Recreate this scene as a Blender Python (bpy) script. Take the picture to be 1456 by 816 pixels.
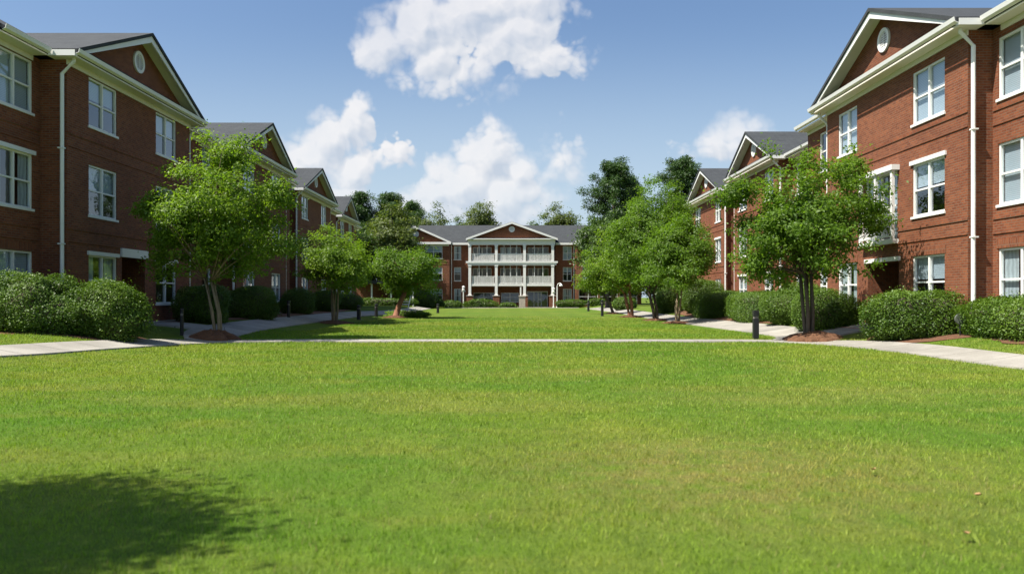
import bpy, bmesh, math, random
import numpy as np
from mathutils import Vector, noise as mnoise

# ------------------------------------------------------------------ scene, camera, light
sc = bpy.context.scene
for o in list(bpy.data.objects):
    bpy.data.objects.remove(o)
COL = sc.collection
R = math.radians

FPX = 1100.0                      # focal length in pixels of a 1456 px wide frame
HZ = 422.0                        # row of the horizon
cam = bpy.data.cameras.new('camera')
cam.sensor_width = 36.0
cam.lens = 36.0 * FPX / 1456.0
cam.shift_y = (HZ - 408.0) / 1456.0
cam.clip_start, cam.clip_end = 0.1, 3000.0
cam.dof.use_dof = True
cam.dof.focus_distance = 32.0
cam.dof.aperture_fstop = 1.6
camo = bpy.data.objects.new('camera', cam)
COL.objects.link(camo)
camo.location = (0, 0, 1.5)
camo.rotation_euler = (R(90), 0, 0)
sc.camera = camo

SUN_EL, SUN_AZ = R(57), R(23)     # azimuth: from the left, turned towards the camera's back
SDIR = Vector((-math.cos(SUN_AZ) * math.cos(SUN_EL), -math.sin(SUN_AZ) * math.cos(SUN_EL), math.sin(SUN_EL)))
sun = bpy.data.lights.new('sun', 'SUN')
sun.energy = 5.0
sun.angle = R(0.5)
sun.color = (1.0, 0.95, 0.86)
suno = bpy.data.objects.new('sun', sun)
COL.objects.link(suno)
suno.rotation_euler = SDIR.to_track_quat('Z', 'Y').to_euler()

sc.view_settings.view_transform = 'Standard'
sc.view_settings.look = 'None'
sc.view_settings.exposure = 1.02
sc.view_settings.gamma = 1.0
sc.view_settings.use_curve_mapping = False
sc.render.film_transparent = False
sc.cycles.max_bounces = 6
sc.cycles.transparent_max_bounces = 12
sc.cycles.use_denoising = True

# ------------------------------------------------------------------ node helpers
def node(nt, kind, props=None, **ins):
    n = nt.nodes.new(kind)
    for k, v in (props or {}).items():
        setattr(n, k, v)
    for k, v in ins.items():
        key = int(k[1:]) if k[0] == '_' and k[1:].isdigit() else k.replace('_', ' ')
        s = n.inputs[key]
        if isinstance(v, bpy.types.NodeSocket):
            nt.links.new(v, s)
        else:
            s.default_value = v
    return n

def mth(nt, op, a, b=None, c=None, clamp=False):
    n = nt.nodes.new('ShaderNodeMath')
    n.operation = op
    n.use_clamp = clamp
    for i, v in enumerate((a, b, c)):
        if v is None:
            continue
        if isinstance(v, bpy.types.NodeSocket):
            nt.links.new(v, n.inputs[i])
        else:
            n.inputs[i].default_value = v
    return n.outputs[0]

def sstep(nt, v, lo, hi, a=0.0, b=1.0):
    n = node(nt, 'ShaderNodeMapRange', {'interpolation_type': 'SMOOTHSTEP'})
    nt.links.new(v, n.inputs[0])
    for i, x in enumerate((lo, hi, a, b)):
        n.inputs[i + 1].default_value = x
    return n.outputs[0]

def mixc(nt, f, a, b, blend='MIX'):
    n = nt.nodes.new('ShaderNodeMix')
    n.data_type = 'RGBA'
    n.blend_type = blend
    for s, v in ((n.inputs[0], f), (n.inputs[6], a), (n.inputs[7], b)):
        if isinstance(v, bpy.types.NodeSocket):
            nt.links.new(v, s)
        elif isinstance(v, (int, float)):
            s.default_value = v
        else:
            s.default_value = (v[0], v[1], v[2], 1)
    return n.outputs[2]

def vec3(nt, x, y, z):
    return node(nt, 'ShaderNodeCombineXYZ', None, _0=x, _1=y, _2=z).outputs[0]

def noise(nt, vec, scale, detail=4.0, rough=0.5, dist=0.0):
    return node(nt, 'ShaderNodeTexNoise', None, Vector=vec, Scale=scale, Detail=detail, Roughness=rough, Distortion=dist).outputs[0]

def new_mat(name):
    m = bpy.data.materials.new(name)
    m.use_nodes = True
    nt = m.node_tree
    nt.nodes.clear()
    out = nt.nodes.new('ShaderNodeOutputMaterial')
    return m, nt, out

def pos(nt):
    return nt.nodes.new('ShaderNodeNewGeometry').outputs['Position']

# ------------------------------------------------------------------ world: sky and clouds
world = bpy.data.worlds.new('World')
sc.world = world
world.use_nodes = True
wt = world.node_tree
wt.nodes.clear()
SKY_STRENGTH = 0.064
CLOUD = 7.2
sky = node(wt, 'ShaderNodeTexSky', {'sky_type': 'NISHITA', 'sun_disc': False, 'sun_elevation': SUN_EL,
                                     'sun_rotation': math.atan2(SDIR.x, SDIR.y) % (2 * math.pi),
                                     'altitude': 50.0, 'air_density': 1.25, 'dust_density': 2.6, 'ozone_density': 3.2})
tc = wt.nodes.new('ShaderNodeTexCoord').outputs['Generated']
sp = node(wt, 'ShaderNodeSeparateXYZ', None, _0=tc)
dx, dy, dz = sp.outputs
yy = mth(wt, 'MAXIMUM', dy, 0.05)
cu = mth(wt, 'DIVIDE', dx, yy)
cv = mth(wt, 'DIVIDE', dz, yy)
cuv = vec3(wt, cu, cv, 0.0)
# each cloud: lumps (px, py, rx, ry, peak) in the angular map of the view direction
LUMPS = [
    (545, 66, 36, 30, 1), (596, 34, 44, 46, 1), (622, 80, 34, 30, .9), (676, 16, 66, 42, 1), (714, 52, 40, 34, .9), (772, 82, 42, 24, .9), (744, 44, 46, 32, .9),
    (766, 2, 52, 26, 1), (644, 104, 34, 14, .6),
    (440, 226, 34, 26, 1), (472, 202, 34, 32, 1), (508, 172, 15, 22, 1), (420, 244, 30, 22, 1), (492, 192, 22, 26, 1),
    (504, 242, 26, 28, 1), (494, 276, 22, 28, .8), (562, 214, 12, 14, .8),
    (656, 268, 54, 42, 1), (694, 232, 40, 40, 1), (700, 194, 14, 18, 1), (734, 248, 22, 28, 1), (622, 274, 26, 26, 1), (598, 298, 30, 16, 1), (714, 284, 58, 34, 1),
    (1036, 206, 40, 17, .9), (1054, 190, 20, 14, .9), (798, 240, 6, 5, .7), (806, 228, 3, 6, .6)]
warp = node(wt, 'ShaderNodeTexNoise', None, Vector=cuv, Scale=14.0, Detail=3.0, Roughness=.55)
wv = node(wt, 'ShaderNodeVectorMath', {'operation': 'MULTIPLY_ADD'}, _0=warp.outputs['Color'], _1=(.034, .034, 0), _2=cuv).outputs[0]
wv = node(wt, 'ShaderNodeVectorMath', {'operation': 'ADD'}, _0=wv, _1=(-.017, -.017, 0)).outputs[0]
def lump_field(vec):
    """rounded heaps, measured in pixels inwards from their outline"""
    f = None
    for (px, py, rx, ry, pk) in LUMPS:
        q = node(wt, 'ShaderNodeVectorMath', {'operation': 'MULTIPLY_ADD'}, _0=vec, _1=(FPX / rx, FPX / ry, 0), _2=(-(px - 728) / rx, -(HZ - py) / ry, 0)).outputs[0]
        ln = node(wt, 'ShaderNodeVectorMath', {'operation': 'LENGTH'}, _0=q).outputs['Value']
        k = min(rx, ry) * pk
        g = mth(wt, 'MULTIPLY_ADD', ln, -k, k)
        f = g if f is None else mth(wt, 'SMOOTH_MAX', f, g, 9.0)
    return f
def puffs(vec):
    t = None
    for scl, amp in ((26.0, 13.0), (58.0, 7.0), (125.0, 3.5)):
        d = node(wt, 'ShaderNodeTexVoronoi', {'feature': 'SMOOTH_F1', 'voronoi_dimensions': '2D'}, Vector=vec, Scale=scl, Smoothness=.25).outputs['Distance']
        g = mth(wt, 'MULTIPLY_ADD', mth(wt, 'MULTIPLY', d, d), -1.8 * amp, .45 * amp)
        t = g if t is None else mth(wt, 'ADD', t, g)
    return t
F0 = lump_field(wv)
B0 = puffs(wv)
off = node(wt, 'ShaderNodeVectorMath', {'operation': 'ADD'}, _0=wv, _1=(-.006, .009, 0)).outputs[0]
B1 = puffs(off)
F1 = lump_field(off)
soft = noise(wt, cuv, 7.0, 5.0, .6)
fine = noise(wt, cuv, 60.0, 5.0, .6)
H0 = mth(wt, 'ADD', mth(wt, 'ADD', F0, B0), mth(wt, 'MULTIPLY_ADD', fine, 13.0, -1.0))
wid = mth(wt, 'MULTIPLY_ADD', sstep(wt, soft, .36, .62), 30.0, 6.0)
alpha = mth(wt, 'DIVIDE', mth(wt, 'ADD', H0, mth(wt, 'MULTIPLY', wid, .45)), wid, clamp=True)
alpha = mth(wt, 'MULTIPLY', mth(wt, 'MULTIPLY', alpha, alpha), mth(wt, 'MULTIPLY_ADD', alpha, -2.0, 3.0))
thin = mth(wt, 'MULTIPLY', sstep(wt, soft, .30, .66, 1.0, .74), sstep(wt, cv, .10, .17, .80, 1.0))
alpha = mth(wt, 'MULTIPLY', mth(wt, 'MULTIPLY', alpha, thin), mth(wt, 'GREATER_THAN', dy, .1))
lit = mth(wt, 'MULTIPLY_ADD', mth(wt, 'SUBTRACT', B0, B1), .030, .70)
lit = mth(wt, 'ADD', lit, mth(wt, 'MULTIPLY', mth(wt, 'SUBTRACT', F0, F1), .045))
lit = mth(wt, 'ADD', lit, mth(wt, 'MULTIPLY_ADD', soft, .7, -.35))
lit = mth(wt, 'MAXIMUM', mth(wt, 'MINIMUM', lit, 1.0), .0)
ccol = mixc(wt, lit, (CLOUD * .62, CLOUD * .69, CLOUD * .80), (CLOUD * 1.0, CLOUD * .99, CLOUD * 1.0))
skyc = mixc(wt, 1.0, sky.outputs[0], (.93, 1.02, 1.14), 'MULTIPLY')
skyc = mixc(wt, sstep(wt, cv, .0, .38, .82, 0.0), skyc, (5.0, 6.1, 7.2))
wcol = mixc(wt, alpha, skyc, ccol)
bg = node(wt, 'ShaderNodeBackground', None, Color=wcol, Strength=SKY_STRENGTH)
wo = wt.nodes.new('ShaderNodeOutputWorld')
wt.links.new(bg.outputs[0], wo.inputs[0])

# ------------------------------------------------------------------ materials
def simple(name, col, rough=.6, var=.12, scale=3.0, metal=0.0, bump=0.0, spec=.4):
    m, nt, out = new_mat(name)
    p = pos(nt)
    n = noise(nt, p, scale, 5.0, .6)
    c = mixc(nt, n, [x * (1 - var) for x in col], [min(1, x * (1 + var)) for x in col])
    b = node(nt, 'ShaderNodeBsdfPrincipled', None, Base_Color=c, Roughness=rough, Metallic=metal)
    b.inputs['Specular IOR Level'].default_value = spec
    if bump:
        bn = noise(nt, p, scale * 12, 4.0, .6)
        nt.links.new(node(nt, 'ShaderNodeBump', None, Strength=bump, Distance=.02, Height=bn).outputs[0], b.inputs['Normal'])
    nt.links.new(b.outputs[0], out.inputs[0])
    return m

def brick_mat(name, c1, c2, mortar, bw=.22, bh=.076):
    m, nt, out = new_mat(name)
    g = nt.nodes.new('ShaderNodeNewGeometry')
    s = node(nt, 'ShaderNodeSeparateXYZ', None, _0=g.outputs['Position'])
    ns = node(nt, 'ShaderNodeSeparateXYZ', None, _0=g.outputs['Normal'])
    ax = mth(nt, 'GREATER_THAN', mth(nt, 'ABSOLUTE', ns.outputs[0]), .7)
    u = mth(nt, 'ADD', mth(nt, 'MULTIPLY', s.outputs[1], ax), mth(nt, 'MULTIPLY', s.outputs[0], mth(nt, 'SUBTRACT', 1.0, ax)))
    v = vec3(nt, u, s.outputs[2], 0.0)
    bt = node(nt, 'ShaderNodeTexBrick', {'offset': .5}, Vector=v, Color1=(*c1, 1), Color2=(*c2, 1), Mortar=(*mortar, 1), Scale=1.0,
              Mortar_Size=.010, Mortar_Smooth=.15, Bias=0.0, Brick_Width=bw, Row_Height=bh)
    n1 = noise(nt, v, .7, 5.0, .6)
    n2 = noise(nt, v, 5.0, 4.0, .7)
    c = mixc(nt, sstep(nt, n1, .3, .7, 0, .3), bt.outputs[0], [x * .62 for x in c1])
    c = mixc(nt, sstep(nt, n2, .45, .8, 0, .35), c, [x * 1.5 for x in c2])
    b = node(nt, 'ShaderNodeBsdfPrincipled', None, Base_Color=c, Roughness=.85)
    b.inputs['Specular IOR Level'].default_value = .25
    h = mth(nt, 'MULTIPLY_ADD', bt.outputs['Fac'], -1.0, mth(nt, 'MULTIPLY', noise(nt, v, 30.0, 3.0), .3))
    nt.links.new(node(nt, 'ShaderNodeBump', None, Strength=.6, Distance=.012, Height=h).outputs[0], b.inputs['Normal'])
    nt.links.new(b.outputs[0], out.inputs[0])
    return m

def roof_mat():
    m, nt, out = new_mat('asphalt_shingle')
    p = pos(nt)
    s = node(nt, 'ShaderNodeSeparateXYZ', None, _0=p)
    rows = node(nt, 'ShaderNodeTexBrick', {'offset': .5}, Vector=vec3(nt, mth(nt, 'ADD', s.outputs[0], s.outputs[1]), mth(nt, 'MULTIPLY', s.outputs[2], 2.2), 0.0),
                Color1=(.020, .023, .026, 1), Color2=(.033, .037, .040, 1), Mortar=(.012, .013, .014, 1), Scale=1.0, Mortar_Size=.012, Brick_Width=.33, Row_Height=.16)
    n = noise(nt, p, 1.3, 6.0, .65)
    c = mixc(nt, sstep(nt, n, .3, .75, 0, .45), rows.outputs[0], (.042, .047, .049))
    b = node(nt, 'ShaderNodeBsdfPrincipled', None, Base_Color=c, Roughness=.9)
    nt.links.new(node(nt, 'ShaderNodeBump', None, Strength=.4, Distance=.02, Height=noise(nt, p, 40.0, 3.0)).outputs[0], b.inputs['Normal'])
    nt.links.new(b.outputs[0], out.inputs[0])
    return m

def glass_mat():
    m, nt, out = new_mat('window_glass')
    lw = node(nt, 'ShaderNodeLayerWeight', None, Blend=.5)
    f = mth(nt, 'MULTIPLY_ADD', mth(nt, 'POWER', lw.outputs['Facing'], 3.0), .8, .09, clamp=True)
    p = pos(nt)
    bp = node(nt, 'ShaderNodeBump', None, Strength=.05, Distance=.05, Height=noise(nt, p, 1.6, 2.0))
    gl = node(nt, 'ShaderNodeBsdfGlossy', None, Color=(.95, .97, 1, 1), Roughness=.015)
    nt.links.new(bp.outputs[0], gl.inputs['Normal'])
    tr = node(nt, 'ShaderNodeBsdfTransparent', None, Color=(.72, .80, .84, 1))
    mx = node(nt, 'ShaderNodeMixShader', None, _0=f, _1=tr.outputs[0], _2=gl.outputs[0])
    nt.links.new(mx.outputs[0], out.inputs[0])
    return m

def blind_mat(name, col, rows):
    m, nt, out = new_mat(name)
    p = pos(nt)
    s = node(nt, 'ShaderNodeSeparateXYZ', None, _0=p)
    if rows:
        w = mth(nt, 'MULTIPLY_ADD', mth(nt, 'SINE', mth(nt, 'MULTIPLY', s.outputs[2], 120.0)), .5, .5)
    else:
        w = mth(nt, 'MULTIPLY_ADD', mth(nt, 'SINE', mth(nt, 'MULTIPLY_ADD', mth(nt, 'ADD', s.outputs[0], s.outputs[1]), 34.0, mth(nt, 'MULTIPLY', noise(nt, p, 2.0), 9.0))), .5, .5)
    c = mixc(nt, w, [x * .72 for x in col], col)
    b = node(nt, 'ShaderNodeBsdfPrincipled', None, Base_Color=c, Roughness=.8)
    nt.links.new(b.outputs[0], out.inputs[0])
    return m

def leaf_mat(name, dark, light, trans=.55):
    m, nt, out = new_mat(name)
    g = nt.nodes.new('ShaderNodeNewGeometry')
    r = g.outputs['Random Per Island']
    n = noise(nt, g.outputs['Position'], .9, 3.0, .6)
    f = mth(nt, 'ADD', mth(nt, 'MULTIPLY', r, .55), mth(nt, 'MULTIPLY_ADD', n, 1.2, -.38), clamp=True)
    c = mixc(nt, f, dark, light)
    d = node(nt, 'ShaderNodeBsdfPrincipled', None, Base_Color=c, Roughness=.5)
    d.inputs['Specular IOR Level'].default_value = .35
    tcx = mixc(nt, 1.0, c, (1.25, 1.35, .55), 'MULTIPLY')
    t = node(nt, 'ShaderNodeBsdfTranslucent', None, Color=tcx)
    mx = node(nt, 'ShaderNodeMixShader', None, _0=trans, _1=d.outputs[0], _2=t.outputs[0])
    nt.links.new(mx.outputs[0], out.inputs[0])
    return m

def lawn_colour(nt, p):
    """colour of the turf, tuft shade painted in as dark specks: greener and paler patches, a few thin brown ones"""
    s = node(nt, 'ShaderNodeSeparateXYZ', None, _0=p)
    a = noise(nt, p, .16, 5.0, .55)
    b = noise(nt, vec3(nt, mth(nt, 'MULTIPLY', s.outputs[0], .45), s.outputs[1], 0.0), .9, 5.0, .65)
    cN = noise(nt, p, 3.2, 5.0, .7)
    c = mixc(nt, sstep(nt, a, .36, .64), (.076, .150, .014), (.134, .180, .021))
    c = mixc(nt, sstep(nt, b, .45, .72, 0, .7), c, (.172, .186, .032))
    c = mixc(nt, sstep(nt, cN, .50, .72, 0, .6), c, (.050, .094, .011))  # darker green mottling, also painted shade of the tufts
    tuft_shade = noise(nt, vec3(nt, mth(nt, 'MULTIPLY', s.outputs[0], .8), mth(nt, 'MULTIPLY', s.outputs[1], 1.3), 3.0), 7.5, 4.0, .7)
    c = mixc(nt, sstep(nt, tuft_shade, .55, .73, 0, .6), c, (.034, .066, .009))  # small dark specks, shadow between grass tufts painted into the colour
    pale = noise(nt, vec3(nt, mth(nt, 'MULTIPLY', s.outputs[0], .35), s.outputs[1], 8.0), .42, 5.0, .6)
    c = mixc(nt, sstep(nt, pale, .48, .70, 0, .55), c, (.185, .182, .045))
    # thin dry patch to the right front
    ddx = mth(nt, 'MULTIPLY_ADD', s.outputs[0], .45, -.85)
    ddy = mth(nt, 'MULTIPLY_ADD', s.outputs[1], .55, -3.6)
    rr = mth(nt, 'SQRT', mth(nt, 'ADD', mth(nt, 'MULTIPLY', ddx, ddx), mth(nt, 'MULTIPLY', ddy, ddy)))
    dry = mth(nt, 'MULTIPLY', sstep(nt, rr, .2, 1.5, 1, 0), sstep(nt, cN, .3, .62))
    dry2 = mth(nt, 'MULTIPLY', sstep(nt, noise(nt, p, .55, 4.0, .6), .60, .78), sstep(nt, cN, .35, .7))
    c = mixc(nt, mth(nt, 'MULTIPLY', mth(nt, 'MAXIMUM', dry, mth(nt, 'MULTIPLY', dry2, .8)), .62), c, (.215, .160, .062))
    return c

def lawn_mat():
    m, nt, out = new_mat('mown_turf')
    p = pos(nt)
    c = lawn_colour(nt, p)
    c = mixc(nt, sstep(nt, noise(nt, p, 38.0, 4.0, .7), .35, .7, 0, .6), c, (.042, .072, .010))
    s = node(nt, 'ShaderNodeSeparateXYZ', None, _0=p)
    strp = mth(nt, 'SINE', mth(nt, 'ADD', mth(nt, 'MULTIPLY', s.outputs[0], 2.6), mth(nt, 'MULTIPLY', noise(nt, p, .3, 3.0), 1.5)))
    c = mixc(nt, sstep(nt, strp, -.6, .6, 0, .22), c, (.062, .105, .012))
    c = mixc(nt, sstep(nt, noise(nt, vec3(nt, mth(nt, 'MULTIPLY', s.outputs[0], 1.6), mth(nt, 'MULTIPLY', s.outputs[1], .55), 0.0), 2.4, 6.0, .75), .42, .68, 0, .5), c, (.055, .094, .011))
    d = node(nt, 'ShaderNodeBsdfPrincipled', None, Base_Color=c, Roughness=.95)
    d.inputs['Specular IOR Level'].default_value = .1
    h = mth(nt, 'ADD', noise(nt, p, 26.0, 5.0, .75), mth(nt, 'MULTIPLY', noise(nt, p, 5.0, 3.0), .8))
    nt.links.new(node(nt, 'ShaderNodeBump', None, Strength=.7, Distance=.04, Height=h).outputs[0], d.inputs['Normal'])
    nt.links.new(d.outputs[0], out.inputs[0])
    return m

def blade_mat():
    m, nt, out = new_mat('grass_blade')
    g = nt.nodes.new('ShaderNodeNewGeometry')
    c = lawn_colour(nt, g.outputs['Position'])
    r = g.outputs['Random Per Island']
    c = mixc(nt, 1.0, c, mixc(nt, r, (1.35, 1.36, 1.25), (2.45, 2.3, 2.05)), 'MULTIPLY')
    c = mixc(nt, sstep(nt, r, .94, .96), c, (.26, .23, .09))
    d = node(nt, 'ShaderNodeBsdfPrincipled', None, Base_Color=c, Roughness=.55)
    d.inputs['Specular IOR Level'].default_value = .25
    t = node(nt, 'ShaderNodeBsdfTranslucent', None, Color=mixc(nt, 1.0, c, (1.2, 1.3, .6), 'MULTIPLY'))
    mx = node(nt, 'ShaderNodeMixShader', None, _0=.4, _1=d.outputs[0], _2=t.outputs[0])
    nt.links.new(mx.outputs[0], out.inputs[0])
    return m

def concrete_mat():
    m, nt, out = new_mat('concrete_walk')
    p = pos(nt)
    s = node(nt, 'ShaderNodeSeparateXYZ', None, _0=p)
    n1 = noise(nt, p, .8, 6.0, .65)
    n2 = noise(nt, p, 60.0, 3.0, .6)
    c = mixc(nt, sstep(nt, n1, .3, .7), (.225, .21, .18), (.32, .30, .26))
    c = mixc(nt, sstep(nt, n2, .4, .75, 0, .35), c, (.15, .14, .12))
    al = node(nt, 'ShaderNodeAttribute', {'attribute_name': 'along'}).outputs['Fac']
    fr = mth(nt, 'FRACT', mth(nt, 'DIVIDE', al, 1.5))
    c = mixc(nt, mth(nt, 'MULTIPLY', mth(nt, 'LESS_THAN', fr, .025), .7), c, (.07, .062, .052))
    slab = node(nt, 'ShaderNodeTexWhiteNoise', {'noise_dimensions': '1D'}, W=mth(nt, 'FLOOR', mth(nt, 'DIVIDE', al, 1.5))).outputs['Value']
    c = mixc(nt, 1.0, c, mixc(nt, slab, (.86, .86, .86), (1.1, 1.09, 1.07)), 'MULTIPLY')
    b = node(nt, 'ShaderNodeBsdfPrincipled', None, Base_Color=c, Roughness=.85)
    nt.links.new(node(nt, 'ShaderNodeBump', None, Strength=.3, Distance=.01, Height=n2).outputs[0], b.inputs['Normal'])
    nt.links.new(b.outputs[0], out.inputs[0])
    return m

M = dict(
    brick=brick_mat('red_brick', (.138, .038, .016), (.228, .072, .029), (.165, .110, .075)),
    soldier=brick_mat('soldier_brick', (.138, .038, .016), (.228, .072, .029), (.165, .110, .075), .076, .27),
    white=simple('white_paint', (.70, .69, .655), .5, .06, 1.5),
    soffit=simple('cream_soffit', (.66, .63, .55), .6, .06, 1.0),
    roof=roof_mat(),
    glass=glass_mat(),
    blind=blind_mat('slatted_blind', (.62, .64, .66), True),
    curtain=blind_mat('white_curtain', (.66, .66, .64), False),
    room=simple('room_plaster', (.20, .18, .16), .9, .2, .8),
    door=simple('dark_door', (.05, .035, .03), .5, .2, 2.0),
    concrete=concrete_mat(),
    plinth=simple('pale_stone', (.52, .47, .42), .8, .15, 2.0, bump=.2),
    redpave=simple('red_paver', (.34, .14, .10), .85, .25, 5.0, bump=.2),
    lawn=lawn_mat(),
    blade=blade_mat(),
    bark=simple('pale_bark', (.22, .165, .10), .85, .4, 5.0, bump=.5),
    barkdark=simple('dark_bark', (.085, .065, .05), .9, .4, 4.0, bump=.6),
    barkred=simple('red_bark', (.24, .11, .065), .9, .35, 4.0, bump=.5),
    mulch=simple('bark_mulch', (.135, .062, .030), .95, .7, 14.0, bump=1.0),
    black=simple('black_metal', (.018, .018, .020), .4, .2, 2.0),
    stone=simple('field_stone', (.36, .31, .26), .9, .55, 5.0, bump=.8),
    leafA=leaf_mat('bright_leaf', (.075, .150, .012), (.215, .310, .030)),
    leafB=leaf_mat('mid_leaf', (.054, .122, .011), (.165, .260, .026)),
    leafC=leaf_mat('bush_leaf', (.028, .076, .007), (.128, .205, .018), .28),
    leafD=leaf_mat('dark_leaf', (.032, .070, .013), (.095, .150, .028), .35),  # dull dark green of the trees behind and a far bush
    needle=leaf_mat('pine_needle', (.022, .056, .014), (.066, .118, .028), .3),
    leafE=leaf_mat('olive_leaf', (.052, .086, .016), (.150, .180, .042), .4),
    greydisc=simple('grey_green_disc', (.10, .11, .09), .6, .2, 4.0),
    dry=simple('dry_leaf', (.34, .20, .09), .8, .3, 9.0),
)

# ------------------------------------------------------------------ mesh helpers
class MB:
    def __init__(self):
        self.v, self.f = [], []
    def quad(self, a, b, c, d):
        n = len(self.v)
        self.v += [tuple(a), tuple(b), tuple(c), tuple(d)]
        self.f.append((n, n + 1, n + 2, n + 3))
    def poly(self, pts):
        n = len(self.v)
        self.v += [tuple(p) for p in pts]
        self.f.append(tuple(range(n, n + len(pts))))
    def box(self, F, a0, a1, b0, b1, c0, c1):
        n = len(self.v)
        for a in (a0, a1):
            for b in (b0, b1):
                for c in (c0, c1):
                    self.v.append(F(a, b, c))
        self.f += [(n + i for i in q) for q in ((0, 1, 3, 2), (4, 6, 7, 5), (0, 4, 5, 1), (2, 3, 7, 6), (0, 2, 6, 4), (1, 5, 7, 3))]
        self.f[-6:] = [tuple(q) for q in self.f[-6:]]
    def prism(self, A, B):
        """closed solid between two equal polygons"""
        n, k = len(self.v), len(A)
        self.v += [tuple(p) for p in A] + [tuple(p) for p in B]
        self.f.append(tuple(range(n, n + k)))
        self.f.append(tuple(range(n + 2 * k - 1, n + k - 1, -1)))
        for i in range(k):
            j = (i + 1) % k
            self.f.append((n + i, n + k + i, n + k + j, n + j))
    def tube(self, pts, rad, seg=8, cap=True):
        pts = [Vector(p) for p in pts]
        rad = rad if hasattr(rad, '__len__') else [rad] * len(pts)
        n0 = len(self.v)
        for i, p in enumerate(pts):
            t = (pts[min(i + 1, len(pts) - 1)] - pts[max(i - 1, 0)]).normalized()
            a = t.cross(Vector((0, 0, 1)))
            if a.length < .2:
                a = t.cross(Vector((0, 1, 0)))
            a.normalize()
            b = t.cross(a)
            for k in range(seg):
                th = 2 * math.pi * k / seg
                self.v.append(tuple(p + (a * math.cos(th) + b * math.sin(th)) * rad[i]))
        for i in range(len(pts) - 1):
            for k in range(seg):
                k2 = (k + 1) % seg
                self.f.append((n0 + i * seg + k, n0 + i * seg + k2, n0 + (i + 1) * seg + k2, n0 + (i + 1) * seg + k))
        if cap:
            self.f.append(tuple(n0 + k for k in range(seg)))
            self.f.append(tuple(n0 + (len(pts) - 1) * seg + k for k in range(seg)))
    def lathe(self, c, prof, seg=16):
        n0 = len(self.v)
        for r, z in prof:
            for k in range(seg):
                th = 2 * math.pi * k / seg
                self.v.append((c[0] + r * math.cos(th), c[1] + r * math.sin(th), c[2] + z))
        for i in range(len(prof) - 1):
            for k in range(seg):
                k2 = (k + 1) % seg
                self.f.append((n0 + i * seg + k, n0 + i * seg + k2, n0 + (i + 1) * seg + k2, n0 + (i + 1) * seg + k))
        self.f.append(tuple(n0 + k for k in range(seg)))
        self.f.append(tuple(n0 + (len(prof) - 1) * seg + k for k in range(seg)))

def wloc(o):
    p = Vector((0, 0, 0))
    while o is not None:
        p += o.location
        o = o.parent
    return p

def link_mesh(name, me, mat, parent=None, loc=None, smooth=False):
    o = bpy.data.objects.new(name, me)
    COL.objects.link(o)
    me.materials.append(mat)
    if smooth:
        me.polygons.foreach_set('use_smooth', [True] * len(me.polygons))
    if parent is not None:
        o.parent = parent
    if loc is not None:
        o.location = loc
    return o

def obj(name, mb, mat, parent=None, smooth=False, origin=None):
    """mesh given in world coordinates; stored relative to the parent (or to origin)"""
    base = wloc(parent) if parent is not None else Vector(origin or (0, 0, 0))
    me = bpy.data.meshes.new(name)
    me.from_pydata([tuple(Vector(v) - base) for v in mb.v], [], mb.f)
    bm = bmesh.new()
    bm.from_mesh(me)
    bmesh.ops.recalc_face_normals(bm, faces=bm.faces)
    bm.to_mesh(me)
    bm.free()
    return link_mesh(name, me, mat, parent, None if parent is not None else base, smooth)

def np_mesh(name, verts, k, mat, parent=None, origin=(0, 0, 0)):
    """many loose k-gons from an (n,k,3) array of world points"""
    n = verts.shape[0]
    me = bpy.data.meshes.new(name)
    base = np.array(wloc(parent) if parent is not None else origin)
    v = (verts.reshape(-1, 3) - base).astype(np.float32)
    me.vertices.add(n * k)
    me.vertices.foreach_set('co', v.ravel())
    me.loops.add(n * k)
    me.loops.foreach_set('vertex_index', np.arange(n * k, dtype=np.int32))
    me.polygons.add(n)
    me.polygons.foreach_set('loop_start', np.arange(0, n * k, k, dtype=np.int32))
    me.update(calc_edges=True)
    return link_mesh(name, me, mat, parent, None if parent is not None else tuple(origin))

def thing(name, label, cat, loc, group=None):
    o = bpy.data.objects.new(name, None)
    COL.objects.link(o)
    o.location = loc
    o.empty_display_size = .3
    return tag(o, label, cat, group)

def tag(o, label=None, cat=None, group=None, kind=None):
    for k, v in (('label', label), ('category', cat), ('group', group), ('kind', kind)):
        if v:
            o[k] = v
    return o

W = lambda x, y, z: (x, y, z)

# ------------------------------------------------------------------ ground
def gz(x, y):
    t = min(max((abs(x) - 9.6) / 4.0, 0), 1)
    h = .45 * t * t * (3 - 2 * t)
    return h
def gz_np(x, y):
    t = np.clip((np.abs(x) - 9.6) / 4.0, 0, 1)
    return .45 * t * t * (3 - 2 * t)
def bumpz(x, y):
    return .012 * np.sin(x * 1.7 + .6 * np.sin(y * 1.1)) * np.sin(y * 1.3 + .7) + .02 * np.sin(x * .5 + 1) * np.sin(y * .37)

xs = np.concatenate([np.linspace(-400, -40, 19), np.linspace(-38, -18, 21), np.linspace(-17.6, 17.6, 89), np.linspace(18, 38, 21), np.linspace(40, 400, 19)])
ys = np.concatenate([np.linspace(-60, -5, 12), np.arange(-4, 40, .4), np.arange(40, 130, 2.0), np.linspace(130, 900, 20)])
GX, GY = np.meshgrid(xs, ys)
inner = np.clip((9.4 - np.abs(GX)) / 1.5, 0, 1)
GZ = gz_np(GX, GY) + bumpz(GX, GY) * inner
me = bpy.data.meshes.new('lawn')
nx, ny = len(xs), len(ys)
fs = [(j * nx + i, j * nx + i + 1, (j + 1) * nx + i + 1, (j + 1) * nx + i) for j in range(ny - 1) for i in range(nx - 1)]
me.from_pydata(np.stack([GX, GY, GZ], -1).reshape(-1, 3).tolist(), [], fs)
lawn = link_mesh('lawn', me, M['lawn'], smooth=True)
tag(lawn, kind='structure')

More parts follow.
